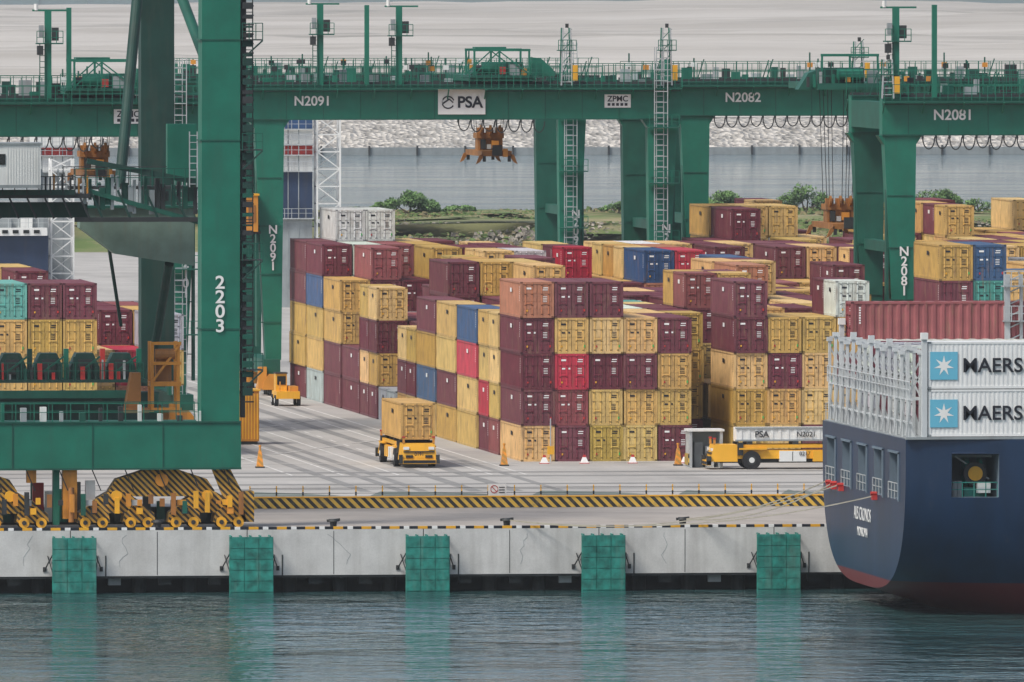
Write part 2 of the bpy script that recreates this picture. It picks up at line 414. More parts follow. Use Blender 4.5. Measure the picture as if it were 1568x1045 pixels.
b=MB()
b.box(-13.6,32,32,32.25,.03,.72,HAZ); b.box(-13.6,32,31.95,32.35,.72,.80,YEL)
x=-13
while x<32: b.box(x-.06,x+.06,32.25,32.5,0,.7,DARK); x+=2.2
b.build('hazard_striped_barrier')
b=MB(); x=-12
while x<40:
    b.box(x-.04,x+.04,45,45.07,0,1.0,YEL); b.box(x-.05,x+.05,44.99,45.08,.35,.6,BLK); b.box(x-.09,x+.09,44.95,45.12,0,.06,DARK); x+=1.78
b.beam((-12,45,.85),(40,45,.85),.02,.03,DARK); b.beam((-12,45,.5),(40,45,.5),.02,.03,DARK)
b.build('post_and_chain_fence')
b=MB(); b.box(2.55,3.75,33,33.04,.75,1.55,WHITEL); b.box(2.7,2.75,33.04,33.1,0,1.5,DARK); b.box(3.55,3.6,33.04,33.1,0,1.5,DARK)
for k in range(20):
    a0=k/20*2*math.pi;a1=(k+1)/20*2*math.pi; b.beam((2.95+.24*math.cos(a0),32.99,1.2+.24*math.sin(a0)),(2.95+.24*math.cos(a1),32.99,1.2+.24*math.sin(a1)),.02,.05,REDP)
b.beam((2.8,32.99,1.36),(3.1,32.99,1.04),.02,.05,REDP)
for k in range(3): b.box(3.27,3.65,32.98,33,.95+k*.17,1.01+k*.17,BLK)
b.build('prohibition_sign')

b=MB()
def strip(x0,x1,y0,y1,m,z=.012): b.face([(x0,y0,z),(x1,y0,z),(x1,y1,z),(x0,y1,z)],m)
for xx in (-4.5,-.9,3.0,9.6,12.0): strip(xx,xx+.22,89,330,STRIPW)
for y in range(92,330,9): strip(5.9,6.1,y,y+4,STRIPW)
for xx,wd in ((-2.9,.8),(-.3,.7),(1.1,.7),(4.6,.9),(7.4,.9),(10.6,.6)): strip(xx,xx+wd,60,330,TYRE,.008)
for y0,y1 in ((64,64.8),(72,73.5),(86,87.6),(93,95)): strip(-40,60,y0,y1,TYRE,.016)
strip(-40,60,110.6,111.0,STRIPW,.020); strip(-14,60,88,88.35,STRIPW,.020)
for x0,x1 in ((-12,-5),(-3,6),(8,16),(18,23),(25,29),(30,34)):
    b.face([(x0,53,.024),(x1,53,.024),(x1-2.5,57.5,.024),(x0+1.5,60,.024)],DARKPATCH)
strip(-40,60,47.5,47.9,STRIPW,.02)
for k in range(16):
    x0=-6+(k%4)*4.2; y0=118+k*11; b.face([(x0,y0,.028),(x0+.3,y0,.028),(x0+3.3,y0+7,.028),(x0+3.0,y0+7,.028)],STRIPW)
b.build('road_markings')

# ------------------------------------------------------------------ containers
LAB={}
LEAFG=paint('green_sticker',(.08,.4,.1),.5)
def cont_mesh(L,lab,var):
    key=(L,lab,var)
    if key in LAB: return LAB[key]
    b=MB(); W=2.44;H=2.59; c=.16
    for x in (0,W-c):
        for y in (0,L-c): b.box(x,x+c,y,y+c,0,H,CONT)
    for x in (.012,W-.132):
        b.box(x,x+.12,c,L-c,.0,.17,CONT); b.box(x,x+.12,c,L-c,H-.14,H-.012,CONT)
    for y in (.012,L-.132):
        b.box(c,W-c,y,y+.12,.0,.17,CONT); b.box(c,W-c,y,y+.12,H-.16,H-.012,CONT)
    for x in (-.004,W-.176):
        for y in (-.004,L-.176):
            for z in (-.0,H-.12): b.box(x,x+.18,y,y+.18,z,z+.124,CGAP)
    n=int((L-2*c)/.55); p=(L-2*c)/n
    for sx in (0,1):
        xo=lambda d: (.02+d) if sx==0 else W-.02-d
        for i in range(n):
            y=c+i*p; pts=[(y,.015),(y+p*.3,.015),(y+p*.5,.085),(y+p*.8,.085),(y+p,.015)]
            for (ya,da),(yb,db) in zip(pts,pts[1:]):
                b.face([(xo(da),ya,.17),(xo(db),yb,.17),(xo(db),yb,H-.14),(xo(da),ya,H-.14)],CONT)
    n=int((L-2*c)/.8); p=(L-2*c)/n
    for i in range(n):
        y=c+i*p; pts=[(y,.02),(y+p*.3,.02),(y+p*.5,.055),(y+p*.8,.055),(y+p,.02)]
        for (ya,da),(yb,db) in zip(pts,pts[1:]):
            b.face([(.13,ya,H-da),(.13,yb,H-db),(W-.13,yb,H-db),(W-.13,ya,H-da)],CONT)
    b.face([(.13,0.02,H-.06),(.13,L-.02,H-.06),(W-.13,L-.02,H-.06),(W-.13,.02,H-.06)],CGAP)
    b.box(c,W-c,L-.09,L-.05,.17,H-.16,CONT)
    b.box(c+.01,W/2-.02,.05,.09,.17,H-.17,CONT); b.box(W/2+.02,W-c-.01,.05,.09,.17,H-.17,CONT)
    b.box(c,W-c,.09,.1,.17,H-.16,CGAP)
    for z in (.75,1.3,1.85):
        b.box(c+.05,W/2-.06,.03,.05,z-.1,z+.1,CONT); b.box(W/2+.06,W-c-.05,.03,.05,z-.1,z+.1,CONT)
    for x in (.38,.86,1.56,2.06):
        b.box(x-.028,x+.028,-.0,.045,.1,H-.08,CROD)
        for z in (.25,.9,1.7,2.35): b.box(x-.07,x+.07,-.01,.05,z-.035,z+.035,CGAP)
    for x in (.6,1.82): b.box(x-.25,x+.25,-.02,.02,1.02,1.08,CROD)
    lm=WHITEL if lab=='w' else BLK
    b.box(1.66,2.02,.02,.03,2.12,2.19,lm); b.box(1.62,2.0,.02,.03,1.98,2.04,lm)
    for k in range(4+var%2): b.box(1.64,1.94,.02,.03,1.5-.12*k,1.54-.12*k,lm)
    if var%3!=1: b.box(.45,.8,.02,.03,2.05,2.18,lm)
    if var%3==0: b.box(.97,1.1,.02,.028,1.45,1.57,lm); b.box(.5,.74,.02,.03,1.45,1.56,lm)
    b.box(.44,.54,.0,.03,.45,.58,REDP if var%2 else YEL)
    if var!=2: b.box(2.1,2.2,.0,.03,.45,.62,LEAFG if lab!='w' else REDP)
    for sx in (0,1):
        X=-.006 if sx==0 else W+.002
        for k in range(7): b.box(X,X+.004,.5,.62,1.2+k*.16,1.3+k*.16,lm)
        if var!=1: b.box(X,X+.004,L*.42,L*.42+.9,1.75,2.05,lm)
    me=b.build('tmp').data; o=bpy.data.objects['tmp']; bpy.data.objects.remove(o); me.name='container_mesh'
    LAB[key]=me; return me
CY=(.60,.38,.105);CM=(.150,.026,.042);CLM=(.25,.058,.06);CO=(.42,.15,.07);CR=(.50,.03,.06);CB=(.03,.085,.20);CT=(.10,.36,.31);CW=(.62,.63,.60);CG=(.35,.38,.40)
PAL={'Y':CY,'M':CM,'L':CLM,'O':CO,'R':CR,'B':CB,'T':CT,'W':CW,'G':CG}
def put_container(x,y,z,c,L=12.19,rot=0,zs=1,name='shipping_container',var=None):
    col=PAL[c]; lab='w' if c in 'MLRBO' else 'k'
    o=bpy.data.objects.new(name,cont_mesh(L,lab,R.randrange(4) if var is None else var)); COL.objects.link(o)
    o.location=(x,y,z); o.rotation_euler=(0,0,rot); o.scale=(1,1,zs)
    k=R.uniform(.93,1.07); kk=R.uniform(.94,1.06); o.color=(col[0]*k,col[1]*kk,col[2]*k,1); return o
def rc(): return R.choices('YMLORBWGT',[49,38,6,2.5,2.2,2.0,2.5,1.5,.8])[0]
Y0=113.6; BP=13.0; TH=2.59
legs=[(45.7,265),(45.7,281),(51.9,175),(51.9,191),(51.9,290),(51.9,306),(46.5,330),(46.5,346)]
cols=[14.8+2.5*i for i in range(5)]+[27.45]+[30.3+2.5*i for i in range(22)]
def uu(x,y): return 784+20660*(x*.9923-y*.1236)/(857+.1236*x+.9923*y)
front=[(5,'OMMMY'),(5,'MYRLM'),(5,'MYMYY'),(4,'YMYY'),(4,'MYYM'),(0,''),(5,'MMYYY'),(4,'YMYY'),(4,'YYYM'),(5,'WYMYY'),(4,'YMYY'),(4,'MYYM'),(6,'YMYYMM'),(6,'BTMYYM'),(5,'YMMYY')]
left0=[5,4,4,4,4,3,1,4,2,4,5,5]
leftcol={1:'YYYL',2:'BRYY',3:'YYMY',4:'MYBY',5:'YMY',6:'G',7:'YMYM',8:'MM',9:'YYMM',10:'MBYYG',11:'MMYYM'}
occ={}
for bi in range(15):
    y=Y0+bi*BP; base=R.choice([3,4,4,4])
    for ci,x in enumerate(cols):
        u=uu(x,y)
        if u>1640 or (bi>11 and u<1060): continue
        if bi==0:
            if ci<len(front): h,cl=front[ci]
            else: h,cl=4,''
        else:
            h=max(2,min(5,base+R.choice([-1,0,0,0,1,1]))); cl=''
            if bi>=9: h=R.choice([4,5,5])
            if bi>=11 and u<1060: h=5 if u<560 else R.choice([3,4,5])
            if bi>=11 and u>1080: h=R.choice([3,4,5,6])
            if ci==0: h=left0[min(bi,11)]; cl=leftcol.get(bi,'')
            if ci==1 and bi in (6,8): h=3
            if ci==5 and bi in (1,2): h=4
            if bi==11 and ci in (1,2): h,cl=6,'WMYMMY'
        if 1325<u<1430 and y<176: h=min(h,3 if bi else 4)
        if any(x<lx+1.5 and x+2.44>lx-1.5 and y<ly+3 and y+12.2>ly-.6 for lx,ly in legs): continue
        twins=(R.random()<.3)
        for k in range(h):
            occ[(bi,ci,k)]=(x,y,(cl[h-1-k] if len(cl)==h else rc()),twins)
for (bi,ci,k),(x,y,c,tw) in occ.items():
    if all(q in occ for q in ((bi-1,ci,k),(bi+1,ci,k),(bi,ci-1,k),(bi,ci+1,k),(bi,ci,k+1))): continue
    if bi>2 and (bi-1,ci,k) in occ and (bi,ci-1,k) in occ and (bi,ci,k+1) in occ and (bi,ci,k+2) in occ: continue
    if tw:
        put_container(x+R.uniform(-.05,.05),y,k*TH,c,6.06); put_container(x+R.uniform(-.04,.04),y+6.13,k*TH,c if R.random()<.5 else rc(),6.06)
    else: put_container(x+R.uniform(-.05,.05),y+R.uniform(-.08,.08),k*TH,c)
lf={-20.8:'MYYYM',-18.3:'MYYMY',-23.35:'TYYMY',-25.9:'YMYYM'}
for bi in range(7):
    for i in range(10):
        x=-33.4+2.52*i; y=Y0+bi*BP
        h=5 if x<-17 else 4
        if bi==0 and x>-16: continue
        if bi: h=R.choice([3,4,4,5]) if x<-17 else R.choice([3,4,4])
        key=[k for k in lf if abs(k-x)<.3]
        for k in range(h):
            if bi and k<h-2 and x<-10: continue
            c=lf[key[0]][4-k] if (bi==0 and key) else rc()
            put_container(x,y,k*TH,c)

# ------------------------------------------------------------------ yard gantries
def spreader(b,tx,hy,hz):
    b.box(tx-1.15,tx+1.15,hy-.5,hy+2,hz+2.2,hz+2.65,BROWNOR)
    for dx in (-.8,0,.8): b.cyl((tx+dx-.08,hy-.55,hz+2.9),(tx+dx+.08,hy-.55,hz+2.9),.42,BROWNOR,14); b.box(tx+dx-.3,tx+dx+.3,hy-.3,hy+.3,hz+2.65,hz+3.1,BROWNOR)
    b.prism([(tx-1.0,hz+2.25),(tx+1.0,hz+2.25),(tx+.8,hz+1.2),(tx-.8,hz+1.2)],hy-.3,hy+1.5,BROWNOR)
    for dx in (-.95,-.3,.35,.95): b.box(tx+dx-.1,tx+dx+.1,hy-.4,hy+1.5,hz+1.2,hz+2.3,BROWNOR)
    b.box(tx-.8,tx-.4,hy-.6,hy-.4,hz+1.3,hz+2.1,DARK); b.box(tx+.1,tx+.7,hy-.7,hy-.4,hz+1.4,hz+2.0,ORANGE); b.box(tx-.3,tx+.05,hy-.6,hy-.4,hz+1.3,hz+1.7,STEEL)
    b.box(tx-1.25,tx+1.25,hy-5,hy+6.5,hz+.75,hz+1.2,BROWNOR); b.box(tx-.4,tx+.4,hy-5.2,hy-5,hz+.8,hz+1.7,DARK); b.box(tx+.5,tx+.9,hy-5.15,hy-5,hz+.7,hz+1.4,ORANGE)
    for s_ in (-1,1):
        for yy in (hy-5,hy+6.2):
            b.prism([(tx+s_*1.1,hz+1.0),(tx+s_*1.45,hz+.85),(tx+s_*1.75,hz+.1),(tx+s_*1.45,hz+.25),(tx+s_*1.2,hz+.6)],yy,yy+.3,BROWNOR)
            b.box(tx+s_*1.05-.12,tx+s_*1.05+.12,yy,yy+.3,hz+.3,hz+.8,DARK)
def gantry(XL,XR,Y,xg0,xg1,label,labx,trol,sprz,masts,legsdraw=(1,1),zt=25.7,sign=None,maker=None,festoon=None,ladL=False):
    b=MB(); zb=zt-2.75
    for y in (Y,Y+16):
        b.box(xg0,xg1,y,y+1.5,zb,zt,GREEN)
        b.box(xg0-.01,xg1+.01,y-.16,y+1.66,zt,zt+.1,GREEN2); b.box(xg0-.01,xg1+.01,y-.14,y+1.64,zb-.1,zb,GREEN2)
        x=xg0+2
        while x<xg1: b.box(x,x+.05,y-.03,y,zb,zt,GREEN2); x+=3.1
        b.box(xg0,xg1,y+.6,y+.75,zt+.1,zt+.3,DARK)
    for x in (xg0,xg1-1.2): b.box(x,x+1.2,Y+1.5,Y+16,zb+.4,zt-.3,GREEN2)
    for y0_,y1_ in ((Y-1.1,Y-.17),(Y+17.7,Y+18.6)):
        b.box(xg0,xg1,y0_,y1_,zt-.3,zt-.22,GREEN2)
        x=xg0
        while x<xg1: b.beam((x,y0_,zt-.3),(x,y1_,zt-1.1),.1,.1,GREEN); x+=3.1
    b.rail((xg0,Y-1.08,zt-.22),(xg1,Y-1.08,zt-.22),1.3,.62,GREEN,.05)
    b.rail((xg0,Y+1.4,zt+.1),(xg1,Y+1.4,zt+.1),1.7,.9,GREEN,.05)
    b.rail((xg0,Y+15.5,zt+.1),(xg1,Y+15.5,zt+.1),1.6,1.0,GREEN2,.05)
    b.rail((xg0,Y+18.5,zt+.0),(xg1,Y+18.5,zt+.0),1.5,.8,GREEN,.05)
    rr=random.Random(int(Y))
    for yy in (Y+1.7,Y+13,Y+17.8):
        x=xg0+1
        while x<xg1-1:
            q=rr.random()
            if q<.5: b.box(x,x+rr.uniform(.3,1.0),yy,yy+.6,zt+.1,zt+rr.uniform(.4,1.4),rr.choice([GREEN2,DGREEN,STEEL,GREYP,GREEN,DARK]))
            elif q<.62: b.beam((x,yy,zt+.1),(x+.6,yy,zt+1.9),.09,.09,GREEN2)
            if q>.85: b.box(x,x+.12,yy-.1,yy,zt-.2,zt+rr.uniform(1.4,2.5),GREEN2); b.box(x-.15,x+.3,yy-.2,yy+.1,zt+1.2,zt+1.6,rr.choice([DARK,WHITE,ORANGE]))
            x+=rr.uniform(.8,1.9)
    b.box(xg0,xg1,Y-.06,Y,zt-.5,zt-.38,DGREEN)
    for X,dr in ((XL,legsdraw[0]),(XR,legsdraw[1])):
        if not dr: continue
        for j,y in enumerate((Y,Y+16)):
            sg=1 if X==XL else -1
            t_=(X-1.25,X+1.25,y+.05,y+1.75); bt=(X-.65+sg*.35,X+.65+sg*.35,y+.1,y+1.5)
            b.taper(bt,t_,2.9,zb-.1,GREEN if j==0 else GREEN2)  # rear legs get the darker green, their shade put into the colour
            b.prism([(X-1.7,zb-.1),(X+1.7,zb-.1),(X+1.24,zb-.8),(X-1.24,zb-.8)],y+.12,y+1.6,GREEN)
            for zz in (6,10,14,18): b.box(X-1.0,X+1.0,y-.0,y+.04,zz,zz+.08,GREEN2)
            b.box(X-sg*.95-.1,X-sg*.95+.1,y+.3,y+1.2,4,zb,GREEN2)
        b.box(X-.7,X+.7,Y-2,Y+19.5,1.8,3.0,GREEN2)
        b.box(X-.4,X+.4,Y+1.7,Y+16,13.6,14.4,GREEN2)
        for yy in (Y-1.6,Y+1.4,Y+15.2,Y+18.2):
            b.prism([(X-.9,.5),(X+.9,.5),(X+.7,1.3),(X+.3,1.8),(X-.3,1.8),(X-.7,1.3)],yy-1.1,yy+1.1,ORANGE)
            for q in (-.6,.6): b.cyl((X-.25,yy+q,.35),(X+.25,yy+q,.35),.35,DARK,14)
        b.box(X-1.2,X-.5,Y-2.6,Y-2.0,.6,2.4,ORANGE)
    for X,on in ((XR,legsdraw[1]),(XL,ladL)):
        if not on: continue
        lx=X-.3; b.ladder(lx,Y-.55,3,zt+3.2,STEEL,.6)
        for s_ in (-.55,.55): b.beam((lx+s_,Y-1.2,3),(lx+s_,Y-1.2,zt+3.2),.07,.07,STEEL)
        z=4.5
        while z<zt+3:
            b.beam((lx-.55,Y-1.2,z),(lx+.55,Y-1.2,z),.06,.06,STEEL)
            for s_ in (-.55,.55): b.beam((lx+s_,Y-1.2,z),(lx+s_*.6,Y-.5,z),.05,.05,GREEN)
            z+=.9
        for z in (7.5,12.5,17.5,zb-.8):
            b.box(lx-1.0,lx+1.5,Y-1.5,Y-.1,z,z+.08,GREEN2); b.rail((lx-1,Y-1.45,z),(lx+1.5,Y-1.45,z),1.1,.6,GREEN,.05)
    for mx,mh,kind in masts:
        if kind==2:
            for s_ in (-.45,.45): b.beam((mx+s_,Y-.2,zt),(mx+s_*.7,Y-.2,zt+mh),.12,.12,STEEL); b.beam((mx+s_,Y+.8,zt),(mx+s_*.7,Y+.8,zt+mh),.1,.1,GREEN)
            z=zt+.3; i=0
            while z<zt+mh-.3:
                b.beam((mx-.42,Y-.2,z),(mx+.42,Y-.2,z),.06,.06,STEEL)
                if i%2: b.beam((mx-.42,Y-.2,z),(mx+.42,Y-.2,z+.9),.06,.06,GREEN)
                z+=.5;i+=1
            b.box(mx+.5,mx+.9,Y-.4,Y,zt+.4,zt+1.7,YEL); b.box(mx-.7,mx+.8,Y-.3,Y+.9,zt+mh*.6,zt+mh*.6+.08,GREEN2); b.rail((mx-.7,Y-.3,zt+mh*.6),(mx+.8,Y-.3,zt+mh*.6),.9,.4,GREEN)
            b.box(mx-.1,mx+.15,Y-.3,Y,zt+mh,zt+mh+.35,DARK)
            continue
        b.beam((mx,Y+.4,zt),(mx,Y+.4,zt+mh),.5 if kind else .36,.45,GREEN)
        if kind:
            b.box(mx-.9,mx+1.1,Y-.2,Y+1,zt+mh*.62,zt+mh*.62+.1,GREEN2); b.rail((mx-.9,Y-.2,zt+mh*.62),(mx+1.1,Y-.2,zt+mh*.62),1.0,.5,GREEN)
            b.box(mx+.3,mx+.8,Y+.1,Y+.6,zt+mh*.66,zt+mh*.66+1.0,DARK); b.box(mx-.7,mx-.35,Y,Y+.5,zt+mh*.7,zt+mh*.7+.9,GREYP); b.box(mx-.85,mx-.4,Y-.1,Y+.5,zt+mh*.5,zt+mh*.5+.7,DARK)
            b.ladder(mx-.45,Y+.1,zt,zt+mh*.62,GREEN2,.4)
            b.beam((mx-1.2,Y+.4,zt+mh),(mx+1.6,Y+.4,zt+mh),.14,.14,GREEN)
            b.cyl((mx-.9,Y+.4,zt+mh),(mx-.9,Y+.4,zt+mh+.5),.16,WHITE,8)
        b.beam((mx,Y+.4,zt+mh*.4),(mx,Y+3,zt),.15,.15,GREEN)
    for tx in trol:
        z=zt+.35
        b.box(tx-2.6,tx+2.6,Y-.2,Y+17.8,z,z+.5,GREEN2)
        b.prism([(tx-2.4,z+.5),(tx+2.4,z+.5),(tx+2.0,z+1.6),(tx+.6,z+1.6),(tx+.2,z+1.1),(tx-1.6,z+1.3)],Y+2.5,Y+5,DGREEN)
        b.cyl((tx-1.6,Y+1,z+1.1),(tx+.4,Y+1,z+1.1),.5,GREEN,14); b.cyl((tx-2.2,Y+.8,z+1),(tx-1.6,Y+.8,z+1),.35,DARK,12)
        b.box(tx+.7,tx+1.5,Y+.3,Y+1.2,z+.5,z+1.4,GREYP); b.box(tx+1.7,tx+2.1,Y+.2,Y+.7,z+.5,z+1.1,ORANGE); b.box(tx-.2,tx+.3,Y+.0,Y+.3,z+.6,z+1.2,REDP)
        for xx in (tx-2.3,tx-.2,tx+2.3):
            b.beam((xx,Y+.2,z+.5),(xx,Y+.2,z+2.6),.16,.16,GREEN); b.beam((xx,Y+6,z+.5),(xx,Y+6,z+2.6),.16,.16,GREEN)
        for yy in (Y+.2,Y+6):
            b.beam((tx-2.4,yy,z+2.6),(tx+2.4,yy,z+2.6),.18,.2,GREEN); b.beam((tx-2.3,yy,z+.6),(tx-.2,yy,z+2.5),.1,.1,GREEN); b.beam((tx+2.3,yy,z+.6),(tx-.2,yy,z+2.5),.1,.1,GREEN)
        b.box(tx-2.0,tx+.6,Y+2,Y+4,z+2.7,z+2.85,GREEN); b.rail((tx-3.4,Y-.3,z+.5),(tx+3.4,Y-.3,z+.5),1.1,.55,GREEN)
        b.box(tx-3.5,tx+3.5,Y-.5,Y+1.6,z+.3,z+.38,GREEN2)
        b.prism([(tx+2.6,z+.4),(tx+4.6,z+.4),(tx+4.4,z+1.0),(tx+3.4,z+1.9),(tx+2.6,z+2.0)],Y+1,Y+3,GREEN)
        hy=Y+8.5; hz_=sprz
        for dx in (-1.1,-.6,.6,1.1):
            b.beam((tx+dx*1.2,hy,z),(tx+dx,hy,hz_+2.6),.045,.045,DARK); b.beam((tx+dx*1.2,hy+1.5,z),(tx+dx,hy+1.5,hz_+2.6),.045,.045,DARK)
        spreader(b,tx,hy,hz_)
    if festoon:
        x=festoon[0]
        while x<festoon[1]:
            wd=.95; last=None; dp=rr.uniform(.75,1.0)
            for i in range(9):
                a=math.pi*i/8; c=Vector((x+wd/2-math.cos(a)*wd/2,Y-.2,zb-.22-math.sin(a)*dp))
                if last: b.beam(last,c,.09,.09,DARK)
                last=c
            b.box(x-.08,x+.08,Y-.3,Y-.05,zb-.32,zb-.1,DARK); x+=wd+.1
    o=b.build('rail_mounted_gantry_crane')
    text(label,(labx,Y-.08,zb+1.45),1.12,WHITEL,o,off=.022)
    if maker:
        s=MB(); s.box(maker-1.1,maker+1.1,Y-.1,Y-.02,zb+.9,zb+2.0,WHITEL); s.build('maker_plate',parent=o)
        text('ZPMC',(maker,Y-.12,zb+1.62),.66,BLK,o,off=.012)
        s=MB()
        for k in range(5): s.box(maker-.85+k*.36,maker-.62+k*.36,Y-.115,Y-.1,zb+1.05,zb+1.28,BLK)
        s.build('maker_characters',parent=o)
    if sign:
        s=MB(); s.box(sign-1.98,sign+1.98,Y-.14,Y-.02,zb+.35,zb+2.45,WHITEL)
        cx=sign-1.15;cz=zb+1.35
        for k in range(14):
            a0=math.radians(20+k*22);a1=math.radians(42+k*22)
            s.beam((cx+.5*math.cos(a0),Y-.16,cz+.5*math.sin(a0)),(cx+.5*math.cos(a1),Y-.16,cz+.5*math.sin(a1)),.02,.11,BLK)
        s.beam((cx-.45,Y-.165,cz-.1),(cx+.1,Y-.165,cz+.28),.02,.13,BLK); s.beam((cx+.1,Y-.165,cz+.28),(cx+.42,Y-.165,cz-.02),.02,.1,BLK)
        s.build('sign_board',parent=o)
        text('PSA',(sign+.68,Y-.17,zb+1.33),1.3,BLK,o,off=.035)
    if legsdraw[0]: text('\n'.join(label),(XL+.3,Y-.05,12.2),1.0,WHITEL,o,line=.76,off=.02,name='leg_lettering')
    if legsdraw[1] : text('\n'.join(label),(XR+.3,Y-.05,12.2),1.0,WHITEL,o,line=.76,off=.02,name='leg_lettering')
    return o
gantry(12.7,45.7,265,9.0,47.2,'N2091',16.3,[32.2],19.0,[(17.0,6.8,1),(20.9,6.7,0),(23.6,6.6,1),(37.6,4.8,2),(46.0,4.8,2)],sign=28.8,maker=41.9,festoon=(28.5,35.5))
gantry(51.9,84.9,290,47.5,92,'N2082',56.0,[],19,[(49.5,2.0,0),(66.0,3.5,2)],festoon=(53.5,66.5))
gantry(13.2,46.5,330,10,49,'N2092',70,[],19,[],legsdraw=(0,1))
gantry(51.9,84.9,175,50.5,90,'N2081',56.0,[],19,[(51.6,7.0,1),(54.6,7.2,0),(50.9,3.0,2)],zt=25.5,festoon=(53.6,66))
gantry(-36,-3.6,175,-40,-2.2,'N2101',-33,[-9.5],18.8,[(-13.8,6.8,1),(-12.2,7.0,0)],zt=25.5,maker=-7.7,festoon=(-20,-10))
b=MB()
tx=50.9;Yg=200
spreader(b,tx,Yg,14.3)
for dx in (-1,-.5,.5,1):
    b.beam((tx+dx*1.3,Yg,26.0),(tx+dx,Yg,17.2),.05,.05,DARK); b.beam((tx+dx*1.3,Yg+2,26.0),(tx+dx,Yg+2,17.2),.05,.05,DARK)
z=26
b.box(tx-2.6,tx+4.6,Yg-6,Yg+10,z,z+.5,GREEN2); b.box(tx-2.2,tx+1.2,Yg-5,Yg-2,z+.5,z+1.7,DGREEN); b.cyl((tx-1,Yg-5.5,z+1.2),(tx+1.0,Yg-5.5,z+1.2),.45,GREEN,12)
b.prism([(tx-4.0,z),(tx-2.6,z),(tx-2.6,z+1.5),(tx-3.2,z+1.3)],Yg-5,Yg-3,GREEN2)
for k in range(5): b.box(tx-3.4+k*.5,tx-3.2+k*.5,Yg-5.6,Yg-5.3,z+.2,z+1.0+.2*(k%3),[DARK,GREEN,STEEL][k%3])
for xx in (tx-2.2,tx,tx+2.2): b.beam((xx,Yg-5.5,z+.5),(xx,Yg-5.5,z+2.7),.15,.15,GREEN)
b.beam((tx-2.3,Yg-5.5,z+2.7),(tx+2.3,Yg-5.5,z+2.7),.2,.2,GREEN); b.rail((tx-2.6,Yg-6,z+.5),(tx+4.6,Yg-6,z+.5),1.1,.55,GREEN)
b.box(tx+1.4,tx+2.2,Yg-5.8,Yg-5,z+.5,z+1.5,GREYP); b.box(tx-.4,tx,Yg-5.9,Yg-5.7,z+.6,z+1.1,ORANGE)
b.build('crane_trolley_with_spreader')

# ------------------------------------------------------------------ background towers
def lattice(name,x0,x1,y,z0,z1,step=1.8,m=WHITE):
    b=MB(); w_=.18; d=x1-x0
    for X in (x0,x1):
        for Yy in (y,y+d): b.beam((X,Yy,z0),(X,Yy,z1),w_,w_,m)
    z=z0;i=0
    while z<z1-.1:
        for a,c in (((x0,y),(x1,y)),((x1,y),(x1,y+d)),((x1,y+d),(x0,y+d)),((x0,y+d),(x0,y))):
            b.beam((*a,z),(*c,z),.12,.12,m)
            p,q=(a,c) if i%2 else (c,a); b.beam((*p,z),(*q,min(z1,z+step)),.11,.11,m)
        z+=step;i+=1
    b.build(name)
lattice('lattice_mast',47.7,50.1,547,0,24); lattice('lattice_mast',19.9,22.2,547,0,15.5)
def funnel(x0,x1,y,bands,name):
    b=MB()
    for z0,z1,m in bands: b.taper((x0,x1,y,y+9),(x0+.0,x1-.0,y,y+9),z0,z1,m)
    for k in range(4): b.box(x0+.4+k*1.1,x0+.5+k*1.1,y-.05,y,2,bands[-1][1]-.3,GREYP)
    for z0,z1,m in bands[1:]: b.box(x0-.1,x1+.1,y-.6,y-.08,z0-.08,z0+.02,STEEL); b.rail((x0,y-.55,z0),(x1,y-.55,z0),1,.8,STEEL)
    b.build(name)
funnel(42,47.2,547,[(0,9.3,GREYP),(9.3,14.2,NAVY),(14.2,15.9,WHITE),(15.9,17.0,REDP),(17.0,18.6,WHITE),(18.6,22,BLUEP)],'ship_funnel')
funnel(19.6,23.4,560,[(0,14,GREYP),(14,15.7,WHITE),(15.7,16.6,REDP),(16.6,18.4,WHITE)],'ship_funnel')
b=MB(); b.box(8,19.4,545,560,0,7.6,NAVY); b.box(8.5,19.2,544,546,7.6,8.4,WHITE); b.box(9,19,546,556,8.4,10.4,GREYP)
for k in range(9): b.box(9+k*1.1,9.6+k*1.1,543.9,544,7.85,8.2,GLASS)
b.rail((8,545,8.4),(19.4,545,8.4),1,1,STEEL)
for k in range(4): b.box(10+k*2.2,11.2+k*2.2,545.5,546,8.4,9.4+.4*(k%2),WHITE if k%2 else GREYP)
b.build('port_building')

# ------------------------------------------------------------------ quay crane
b=MB()
XL_=-48.3
for X in (-18.25,XL_):
    b.taper((X-1.25,X+1.2,3.2,5.6),(X-1.15,X+1.3,3.2,5.6),6.7,44,GREEN)
    b.taper((X-1.9,X+.3,36,38),(X-1.9,X+.3,36,38),8,44,DGREEN)
    for zz in (12.6,24.6,31): b.box(X-1.3,X+1.28,3.16,5.64,zz,zz+.1,GREEN2)
    b.box(X-.95,X+.9,5.6,36,36.5,39,GREEN2)
b.box(-50.5,-16.98,3.0,5.8,3.85,6.7,GREEN); b.box(-50.5,-16.96,2.9,5.9,6.7,6.8,GREEN2); b.box(-50.5,-16.96,2.9,5.9,3.72,3.85,GREEN2)
for x in (-44,-38,-31.6,-26.5,-22): b.box(x,x+.06,2.95,3.0,3.85,6.7,GREEN2)
b.box(-50,-19,36,38.2,5.7,7.6,DGREEN)
b.box(-49,-17,3.4,5.6,41,44,GREEN)
b.rail((-50,2.95,6.8),(-19.7,2.95,6.8),1.15,1.15,GREEN); b.rail((-50,5.6,6.8),(-19.7,5.6,6.8),1.15,1.15,GREEN2)
rr=random.Random(5)
for i in range(22):
    x=-46+i*1.25; b.box(x,x+rr.uniform(.12,.4),3.3,3.9,6.8,6.8+rr.uniform(.3,1.2),rr.choice([DARK,STEEL,GREEN2,WHITE,GREEN]))
b.box(-50,-20.2,31,36,8.4,8.6,DGREEN); b.rail((-50,31,8.6),(-20.5,31,8.6),1.1,.9,GREEN2)
